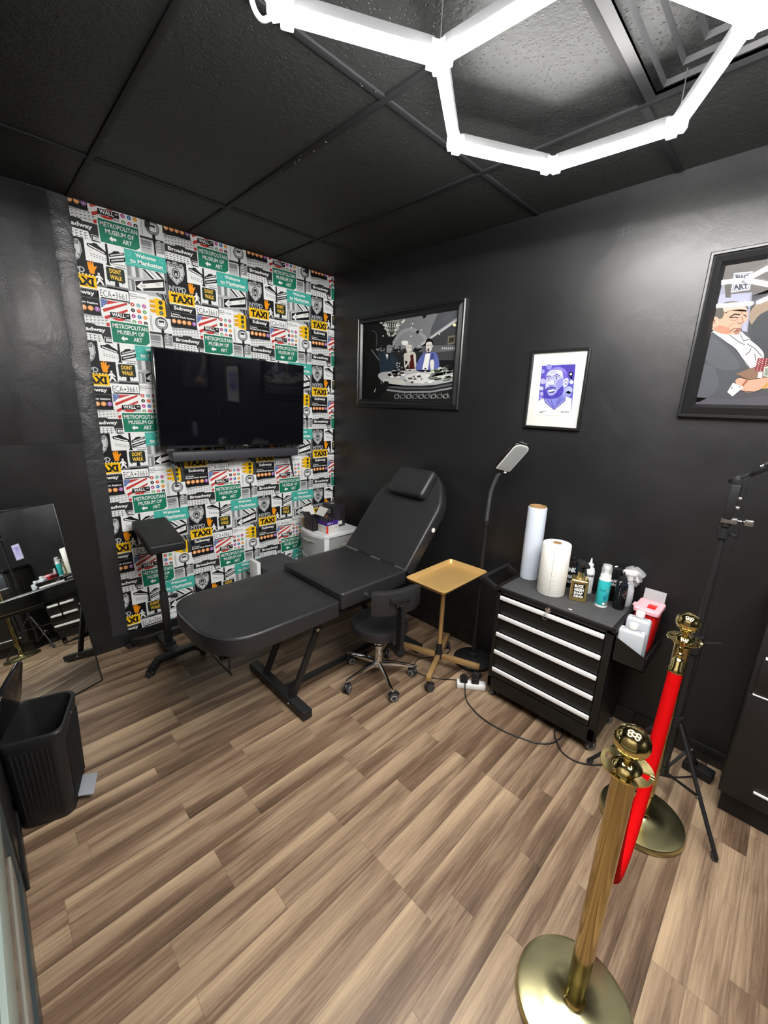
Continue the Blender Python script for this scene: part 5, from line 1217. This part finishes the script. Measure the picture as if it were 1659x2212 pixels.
def e2_(mb):
    a = Art(); [a.line([(15+k*14, 40+k*10), (30+k*14, 80+k*8), (24+k*10, 130)], 3, '#4c4452', 1) for k in range(4)]; a.R(48, 140, 92, 172, '#dedede', 2); a.emit(mb, (-.26, -.3305, ZB+.19), (1, 0, 0), (0, 0, -1), (0, -1, 0), .001)
def e3(mb):
    a = Art(); a.R(30, 60, 60, 90, '#d9d9d9'); a.emit(mb, (-.26, -.18, ZB+.1905), (1, 0, 0), (0, -1, 0), (0, 0, 1), .001)
carton('needle_box', 'tall dark box standing at the back of the corner drawer unit', -.260, -.330, -.135, -.180, ZB, ZB+.190, M['card_black'], (e1, e2_, e3))
def mk(zc, col_):
    def f(mb):
        a = Art(); a.R(0, 0, 20, 30, '#e0322a', 1); [a.R(30+k*22, 8+(k % 2)*9, 46+k*22, 11+(k % 2)*9, '#a9a9a4', 1) for k in range(4)]; a.emit(mb, (-.410, -.4305, zc+.030), (1, 0, 0), (0, 0, -1), (0, -1, 0), .001)
    def g(mb):
        a = Art(); [a.R(10+k*18, 7+(k % 2)*8, 22+k*18, 11+(k % 2)*8, '#c0523f' if k == 1 else '#b0b0aa', 1) for k in range(5)]; a.emit(mb, (-.4105, -.320, zc+.030), (0, -1, 0), (0, 0, -1), (-1, 0, 0), .001)
    return (f, g)
carton('glove_box', 'lower white carton with red stripe, under another on the drawer unit', -.410, -.430, -.285, -.320, ZB, ZB+.031, M['card_white'], mk(ZB, 0), 'stacked white cartons')
carton('glove_box', 'upper white carton with red stripe, beneath the purple tray', -.410, -.430, -.285, -.320, ZB+.0315, ZB+.0625, M['card_white'], mk(ZB+.0315, 0), 'stacked white cartons')
t = thing('ink_tray', 'open purple carton holding small black ink caps on top of the white cartons', 'box', (-.345, -.375, ZB+.063))
z_ = ZB+.063; mb = MB(); mb.box((-.408, -.428, z_), (-.290, -.322, z_+.003)); mb.box((-.408, -.428, z_), (-.405, -.322, z_+.032)); mb.box((-.293, -.428, z_), (-.290, -.322, z_+.032)); mb.box((-.408, -.428, z_), (-.290, -.425, z_+.032)); mb.box((-.408, -.325, z_), (-.290, -.322, z_+.032)); mb.build('body', M['purple'], t)
mb = MB(); a = Art(); a.T('HORIZON', 10, 10, 46, 22, '#e8e4f4', 1, .03); a.C(60, 16, 4, '#e8e4f4', 1, 8); a.emit(mb, (-.408, -.4283, z_+.032), (1, 0, 0), (0, 0, -1), (0, -1, 0), .001); mb.build('printed_marks', None, t, smooth=0)
for k in range(9):
    x = -.392+(k % 3)*.034; y = -.410+(k//3)*.034; MB().lathe([(.011, 0), (.011, .034), (.003, .046)], at(x, y, z_+.0032), 12).build('ink_cap', M['black_plastic'], t)
t = thing('open_carton', 'open black carton with white inside and raised flaps at the left of the drawer unit', 'box', (-.420, -.245, ZB))
x0, x1, y0, y1 = -.452, -.345, -.310, -.190
mb = MB(); mb.use(M['card_black']); mb.box((x0, y0, ZB), (x0+.002, y1, ZB+.105)); mb.box((x1-.002, y0, ZB), (x1, y1, ZB+.105)); mb.box((x0, y0, ZB), (x1, y0+.002, ZB+.105)); mb.box((x0, y1-.002, ZB), (x1, y1, ZB+.105)); mb.box((x0, y0, ZB), (x1, y1, ZB+.002)); mb.build('body', None, t)
mb = MB(); mb.use(M['card_white']); mb.bar((x1, (y0+y1)/2, ZB+.105), (x1+.05, (y0+y1)/2, ZB+.165), .11, .002, 0, up=(1, 0, 0)); mb.bar(((x0+x1)/2, y1, ZB+.105), ((x0+x1)/2, y1+.03, ZB+.175), .10, .002, 0, up=(0, 1, 0)); mb.build('flap', None, t)
mb = MB(); mb.use(M['card_black']); mb.bar((x0, (y0+y1)/2, ZB+.105), (x0-.02, (y0+y1)/2+.01, ZB+.155), .11, .002, 0, up=(1, 0, 0)); mb.build('flap', None, t)
# black storage box between bed and wall
t = thing('storage_box', 'black lidded storage box with white side standing behind the bed', 'storage box', (-.78, -.26, 0))
MB().box((-.895, -.385, 0), (-.640, -.130, .385), .006).build('body', M['charcoal'], t)
MB().box((-.905, -.400, .375), (-.628, -.118, .428), .008).build('lid', M['charcoal'], t)
MB().box((-.945, -.300, 0), (-.915, -.180, .470), .004).build('side_panel', M['white_plastic'], t, label='white upright side')

# ================================================================ GOOSENECK FLOOR LAMP
lx, ly = -.152, -1.690
L_ = thing('floor_lamp', 'black gooseneck floor lamp with flat rectangular head and round base', 'lamp', (lx, ly, 0))
MB(at(lx, ly, 0)).lathe([(.126, 0), (.128, .006), (.126, .020), (.118, .026), (.045, .034), (.030, .038), (.026, .060), (.016, .064)], n=48).build('base', M['black_plastic'], L_)
MB().cyl((lx, ly, .06), (lx, ly, .955), .0115, n=18).build('pole', M['black_metal'], L_)
MB().cyl((lx, ly, .945), (lx, ly, .972), .017, n=18).build('collar', M['black_plastic'], L_)
pts = spline([(lx, ly, .965), (lx, ly-.002, 1.06), (lx-.002, ly-.010, 1.15), (lx-.006, ly-.032, 1.22), (lx-.012, ly-.058, 1.278)], 9)
mb = MB(); rr = []
P2_ = []
for i in range(len(pts)-1):
    for k in range(3): P2_.append(pts[i].lerp(pts[i+1], k/3)); rr.append(.0125 if k % 3 else .0108)
mb.tube(P2_, rr, 12); mb.build('gooseneck', M['charcoal'], L_)
hb = V((lx-.012, ly-.060, 1.285)); ha = V((-.10, -.62, .775)).normalized(); hn = V((-.46, -.70, -.50)); hn = (hn-ha*hn.dot(ha)).normalized(); hbv = ha.cross(hn).normalized()
HT = Matrix((hbv, ha, hn)).transposed().to_4x4(); HT.translation = hb
mb = MB(HT); mb.box((-.012, -.022, -.010), (.012, .022, .010), .004); mb.cyl((-.018, -.004, 0), (.018, -.004, 0), .010); mb.build('pivot', M['black_plastic'], L_)
hd_ = MB(HT).cushion(rrect(-.056, .012, .056, .222, [.040, .040, .014, .014], 5), -.012, .012, .006, 0, rb=.009).build('lamp_head', M['gloss_black'], L_)
MB(HT).cushion(rrect(-.050, .019, .050, .215, [.035, .035, .010, .010], 5), .0118, .0135, .001, 0).build('white_rim', M['white_gloss'], hd_)
MB(HT).cushion(rrect(-.043, .026, .043, .208, [.029, .029, .006, .006], 5), .0132, .0142, .0006, 0).build('diffuser', M['lens'], hd_)
MB(HT).box((.020, .002, .008), (.034, .012, .016), .002).build('button', M['white_gloss'], hd_)

# ================================================================ BRASS STANCHIONS AND ROPE
def stanchion(x, y, label):
    t = thing('rope_stanchion', label, 'stanchion', (x, y, 0), 'brass rope stanchions')
    T = Matrix.Translation((x, y, 0))
    MB(T).lathe([(.150, 0), (.154, .004), (.154, .020), (.150, .026), (.142, .028), (.09, .031), (.034, .036), (.030, .040)], n=72).build('base', M['brass_base'], t)
    MB(T).lathe([(.032, .036), (.027, .046), (.0235, .052), (.0235, .150)], n=32).build('lower_sleeve', M['brass'], t)
    MB(T).lathe([(.0255, .135), (.0255, .822), (.022, .826)], n=36).build('pole', M['brass_pole'], t)
    # ring plate with four curved slots
    mb = MB(T); n = 48; za, zb = .840, .844
    def slot(a): return any(abs(((a-c+PI) % (2*PI))-PI) < .30 for c in (0, PI/2, PI, 3*PI/2))
    R_ = [.018, .030, .046, .0545]
    for i in range(n):
        a, b = 2*PI*i/n, 2*PI*(i+1)/n; am = (a+b)/2
        for j in range(3):
            if j == 1 and slot(am): continue
            vs = [(R_[q]*math.cos(w_), R_[q]*math.sin(w_), z) for z in (za, zb) for q, w_ in ((j, a), (j+1, a), (j+1, b), (j, b))]
            mb.add(vs, [[3, 2, 1, 0], [4, 5, 6, 7], [0, 1, 5, 4], [1, 2, 6, 5], [2, 3, 7, 6], [3, 0, 4, 7]])
    mb.build('ring_plate', M['brass'], t, smooth=30)
    MB(T).lathe([(.0265, .814), (.0265, .834), (.022, .840), (.032, .8445), (.027, .852), (.018, .858), (.012, .862), (.012, .868), (.018, .871), (.018, .875), (.014, .878)], n=36).build('neck', M['brass'], t)
    MB().sphere((x, y, .911), .0385, 24, .95).build('ball_finial', M['brass'], t)
    return t
s1 = stanchion(-1.338, -2.803, 'nearer polished brass rope stanchion at the front right, its base cut by the frame')
s2 = copy_tree(s1); s2.location = (-.566, -2.782, 0); s2['label'] = 'farther polished brass rope stanchion standing beside the tripod'
rope = thing('rope_barrier', 'sagging bright red velvet rope hooked between the two brass stanchions', 'rope', (-.93, -2.79, .17))
a, b = V((-1.288, -2.802, .745)), V((-.622, -2.785, .745)); mid = V((-.925, -2.797, .185))
def cat(t):
    u = 2*t-1; q = (math.cosh(2.6*u)-1)/(math.cosh(2.6)-1); p = a.lerp(b, t); p.z = mid.z+(a.z-mid.z)*q; return p
pts = [cat(k/60) for k in range(61)]
MB().tube(pts, .0225, 20).build('velvet_rope', M['red_velvet'], rope)
for e, d, S_ in ((pts[0], (pts[0]-pts[2]).normalized(), V((-1.338+.040, -2.803, .842))), (pts[-1], (pts[-1]-pts[-3]).normalized(), V((-.566-.040, -2.783, .842)))):
    T = Matrix.Translation(e-d*.012) @ d.to_track_quat('Z', 'Y').to_matrix().to_4x4()
    mb = MB(T); mb.lathe([(.0235, 0), (.0245, .004), (.0245, .014), (.020, .020), (.020, .045), (.012, .056), (.008, .058)], n=28); mb.mtx = None; mb.sphere(e+d*.055, .011, 12)
    e2 = e+d*.055; mb.tube(spline([e2, e2.lerp(S_, .5)+V((0, .006, 0)), S_+V((0, 0, -.014)), S_+V((0, 0, .006)), S_+V((-.006 if S_.x > -1 else .006, 0, .004))], 6), .0035, 8); mb.build('end_hook', M['brass'], rope)

# ================================================================ TRIPOD LIGHT STAND
px, py = -.345, -2.800
tp = thing('tripod_stand', 'tall black tripod light stand with clamp and angled flat panel at its top', 'tripod', (px, py, 0))
MB().cyl((px, py, .10), (px, py, .76), .0150, n=18).build('lower_pole', M['black_metal'], tp)
MB().cyl((px, py, .70), (px, py, 1.27), .0115, n=18).build('upper_pole', M['black_metal'], tp)
mb = MB(); mb.cyl((px, py, .70), (px, py, .775), .022, n=18); mb.bar((px+.02, py-.02, .74), (px+.045, py-.075, .755), .012, .010, .002); mb.build('height_clamp', M['black_plastic'], tp)
mb = MB(); mb.cyl((px, py, 1.19), (px, py, 1.225), .019, n=18); mb.cyl((px, py, 1.235), (px, py, 1.255), .016, n=18); mb.bar((px+.01, py-.015, 1.205), (px+.01, py-.045, 1.20), .012, .012, .002); mb.build('collar', M['black_plastic'], tp)
mb = MB(); mb.cyl((px, py, .345), (px, py, .395), .023, n=18); mb.build('leg_hub', M['black_plastic'], tp)
mb = MB(); mb.cyl((px, py, .09), (px, py, .130), .021, n=18); mb.build('brace_hub', M['black_plastic'], tp)
for q in (V((-.545, -3.030, 0)), V((-.435, -2.525, 0)), V((-.090, -2.905, 0))):
    d = V((q.x-px, q.y-py, 0)).normalized(); top_ = V((px, py, .372))+d*.022
    lg = MB().cyl(top_, q+V((0, 0, .012)), .0080, .0080, 12).build('leg', M['black_metal'], tp)
    m_ = top_.lerp(q, .56); MB().bar(V((px, py, .110))+d*.020, m_, .012, .005, 0, up=(0, 0, 1)).build('brace', M['black_metal'], lg)
    MB().cyl(m_+V((-d.y, d.x, 0))*.012, m_-V((-d.y, d.x, 0))*.012, .006, n=10).build('rivet', M['steel'], lg)
    MB().cyl(q+V((0, 0, 0.0))-d*.004, q+(top_-q).normalized()*.03, .010, .009, 12).build('rubber_foot', M['rubber'], lg)
mb = MB(); mb.bar((px, py, 1.262), (px, py-.004, 1.395), .038, .030, .004, up=(0, 1, 0)); mb.build('clamp_body', M['black_plastic'], tp)
MB().box((px-.018, py-.03, 1.250), (px+.018, py+.016, 1.270), .002).build('steel_bracket', M['steel'], tp)
mb = MB(); mb.cyl((px, py-.03, 1.262), (px, py-.052, 1.262), .003); mb.box((px-.008, py-.075, 1.250), (px+.006, py-.050, 1.272), .003); mb.build('thumb_screw', M['steel'], tp)
for z in (1.31, 1.345): MB().cyl((px-.005, py-.014, z), (px-.005, py-.026, z), .006, n=10).build('bolt', M['steel'], tp)
PT2 = Matrix.Translation((px, py+.012, 1.405)) @ Matrix.Rotation(math.radians(-36), 4, 'X')
mb = MB(PT2); mb.cyl((0, -.01, -.006), (0, -.01, .010), .022, n=20); mb.box((-.012, -.06, -.004), (.012, 0, .004), .002); mb.build('tilt_joint', M['black_plastic'], tp)
pn = MB(PT2); pn.cushion(rrect(-.075, -.36, .075, -.055, .02, 4), -.008, .006, .003, 0); pn = pn.build('light_panel', M['gloss_black'], tp)
for k in range(3):
    mb = MB(PT2); mb.box((-.035, -.14-k*.075, .006), (-.010, -.10-k*.075, .020), .003); mb.cyl((-.022, -.15-k*.075, .012), (-.022, -.09-k*.075, .012), .004); mb.build('clip', M['chrome'] if k == 0 else M['black_plastic'], pn)
pts = spline([(px+.006, py-.03, 1.39), (px-.005, py-.045, 1.26), (px+.004, py-.035, 1.15), (px, py-.030, .95), (px+.004, py-.024, .77), (px+.012, py-.02, .5), (px+.018, py-.012, .2), (px+.05, py+.02, .02), (px+.09, py+.05, .006)], 8)
MB().tube(pts, .0022, 6).build('power_lead', M['black_plastic'], tp)
o = MB().box((0, 0, 0), (.060, .115, .045), .006, Matrix.Translation((-.150, -2.960, 0)) @ Matrix.Rotation(-.15, 4, 'Z')).build('power_adapter', M['black_plastic'])
tag(rezero(o), 'small black power adapter block on the floor by the baseboard behind the tripod', 'power adapter')

# ================================================================ BLACK CABINET at the right edge
wx = -.290
wc = thing('storage_cabinet', 'dark floor cabinet with thin pale trim lines cut by the right edge of the photo', 'cabinet', (-.145, -3.45, 0))
dk = mat('dark_laminate', (.0095, .0085, .008), .5)
mb = MB(); mb.box((wx+.012, -3.95, .10), (-.012, -2.985, .925), .002); mb.box((wx+.03, -3.93, 0), (-.012, -3.00, .10)); mb.box((wx-.004, -3.96, .925), (-.012, -2.975, .955), .003); mb.build('body', dk, wc)
mb = MB(); mb.box((wx-.002, -3.50, .755), (wx+.012, -3.012, .918), .002); q = mb.build('upper_drawer', mat('graphite_front', (.055, .06, .068), .35), wc)
mb = MB(); a_ = Art(); a_.P([(0, 0), (9, 4), (12, 14), (7, 11), (2, 14), (4, 7)], '#e6e6e6'); a_.emit(mb, (wx-.0025, -3.022, .895), (0, -1, 0), (0, 0, -1), (-1, 0, 0), .001); mb.build('maker_mark', None, q, smooth=0)
MB().box((wx-.004, -3.50, .746), (wx+.012, -3.008, .752)).build('trim_line', M['alu'], wc)
d1 = MB().box((wx-.002, -3.48, .595), (wx+.012, -3.002, .742), .002).build('drawer', dk, wc)
MB().box((wx-.004, -3.48, .588), (wx+.012, -3.002, .5915)).build('trim_line', M['alu'], wc)
d2 = MB().box((wx-.002, -3.48, .11), (wx+.012, -2.990, .584), .002).build('door', dk, wc)
MB().box((wx-.010, -3.45, .178), (wx-.002, -3.085, .186), .001).build('handle', M['alu'], d2, label='thin pale handle strip')

# ================================================================ BIN
bt = thing('pedal_bin', 'black rectangular pedal bin with open lid and grey pedal at the left edge', 'bin', (-2.275, -1.04, 0))
TB = Matrix.Translation((-2.278, -1.045, 0)) @ Matrix.Rotation(math.radians(-18), 4, 'Z')
def ribbed(w_, d_, r, z): return [(x, y, z) for x, y in rrect(-w_/2, -d_/2, w_/2, d_/2, r, 6)]
mb = MB(TB); Ls = []
for z, w_, d_ in ((0, .170, .235), (.012, .178, .243), (.36, .196, .262), (.372, .200, .266), (.40, .204, .270), (.405, .198, .264), (.405, .180, .246), (.398, .176, .242), (.10, .160, .225)): Ls.append(ribbed(w_, d_, .040, z))
n = len(Ls[0]); fs = [list(range(n))[::-1], [(len(Ls)-1)*n+i for i in range(n)]]
for j in range(len(Ls)-1):
    for i in range(n): k = (i+1) % n; fs.append([j*n+i, j*n+k, (j+1)*n+k, (j+1)*n+i])
mb.add([p for L__ in Ls for p in L__], fs)
for k in range(9):      # vertical ribs
    x = -.056+k*.014; mb.bar((x, -.123, .03), (x*1.08, -.1325, .35), .005, .004, .001, up=(0, 1, 0))
for s in (-1, 1):
    for k in range(12): y = -.085+k*.0155; mb.bar((s*.0905, y, .03), (s*.0995, y*1.06, .35), .004, .005, .001, up=(1, 0, 0))
mb.build('body', M['black_plastic'], bt)
LT = TB @ Matrix.Translation((-.086, .0, .412)) @ Matrix.Rotation(math.radians(-80), 4, 'Y')
lidm = MB(LT); lidm.cushion([(x+.095, y) for x, y in rrect(-.098, -.130, .098, .130, .040, 5)], -.006, .014, .010, 0, rb=.004); lidm = lidm.build('lid', M['gloss_black'], bt)
mb = MB(TB)
for y in (-.05, .05): mb.box((-.108, y-.014, .37), (-.094, y+.014, .415), .002)
mb.build('hinge', M['black_plastic'], bt)
mb = MB(TB @ Matrix.Translation((.092, -.02, .040)) @ Matrix.Rotation(math.radians(14), 4, 'Y')); mb.box((0, -.055, -.004), (.055, .055, .005), .003); mb.build('pedal', M['pedal'], bt)
mb = MB(TB); mb.cyl((.091, .0, .385), (.105, 0, .388), .005, n=10); mb.build('lid_button', M['steel'], bt)

# ================================================================ POWER STRIP AND CABLES
ps = thing('power_strip', 'white power strip on the floor beside the tool cabinet', 'power strip', (-.372, -1.85, 0))
PM = Matrix.Translation((-.388, -1.832, 0)) @ Matrix.Rotation(math.radians(-52), 4, 'Z')
MB(PM).box((-.085, -.026, 0), (.085, .026, .034), .007).build('body', M['white_plastic'], ps)
for k, x in enumerate((-.045, .022)):
    mb = MB(PM); mb.box((x-.022, -.020, .0342), (x+.022, .020, .070), .006); mb.box((x-.012, -.012, .070), (x+.012, .012, .082), .004)
    tag(rezero(mb.build('power_plug', M['black_plastic'])), ('black plug in the exposed end of the white power strip', 'black plug in the white power strip, next to the cabinet wheel')[k], 'plug', 'black plugs in the power strip')
cord = [(-.408, -1.812, .075), (-.430, -1.818, .09), (-.452, -1.830, .05), (-.478, -1.855, .006), (-.525, -1.908, .005), (-.563, -2.017, .005), (-.563, -2.129, .005), (-.540, -2.222, .005), (-.507, -2.305, .005), (-.451, -2.357, .005), (-.365, -2.376, .007), (-.340, -2.355, .010), (-.361, -2.335, .012), (-.400, -2.350, .013), (-.421, -2.366, .012), (-.469, -2.418, .005), (-.474, -2.487, .005), (-.430, -2.555, .005), (-.364, -2.608, .005), (-.30, -2.70, .005), (-.24, -2.82, .005), (-.15, -2.90, .005)]
tag(MB().tube(spline(cord, 6), .0036, 8).build('extension_cord', M['black_plastic']), 'long black cord looping over the floor in front of the tool cabinet', 'cord')
c2 = [(-.285, -1.585, .006), (-.25, -1.50, .005), (-.18, -1.42, .005), (-.12, -1.47, .005), (-.20, -1.53, .006), (-.30, -1.50, .005), (-.42, -1.44, .005), (-.52, -1.50, .005), (-.50, -1.62, .005), (-.40, -1.74, .005), (-.375, -1.78, .02), (-.352, -1.835, .075)]
tag(MB().tube(spline(c2, 6), .003, 8).build('lamp_cord', M['black_plastic']), 'thin tangled black cord on the floor under the gold instrument stand', 'cord')
c3 = [(-.06, -1.50, .005), (-.03, -1.62, .005), (-.015, -1.80, .005), (-.02, -1.90, .006)]
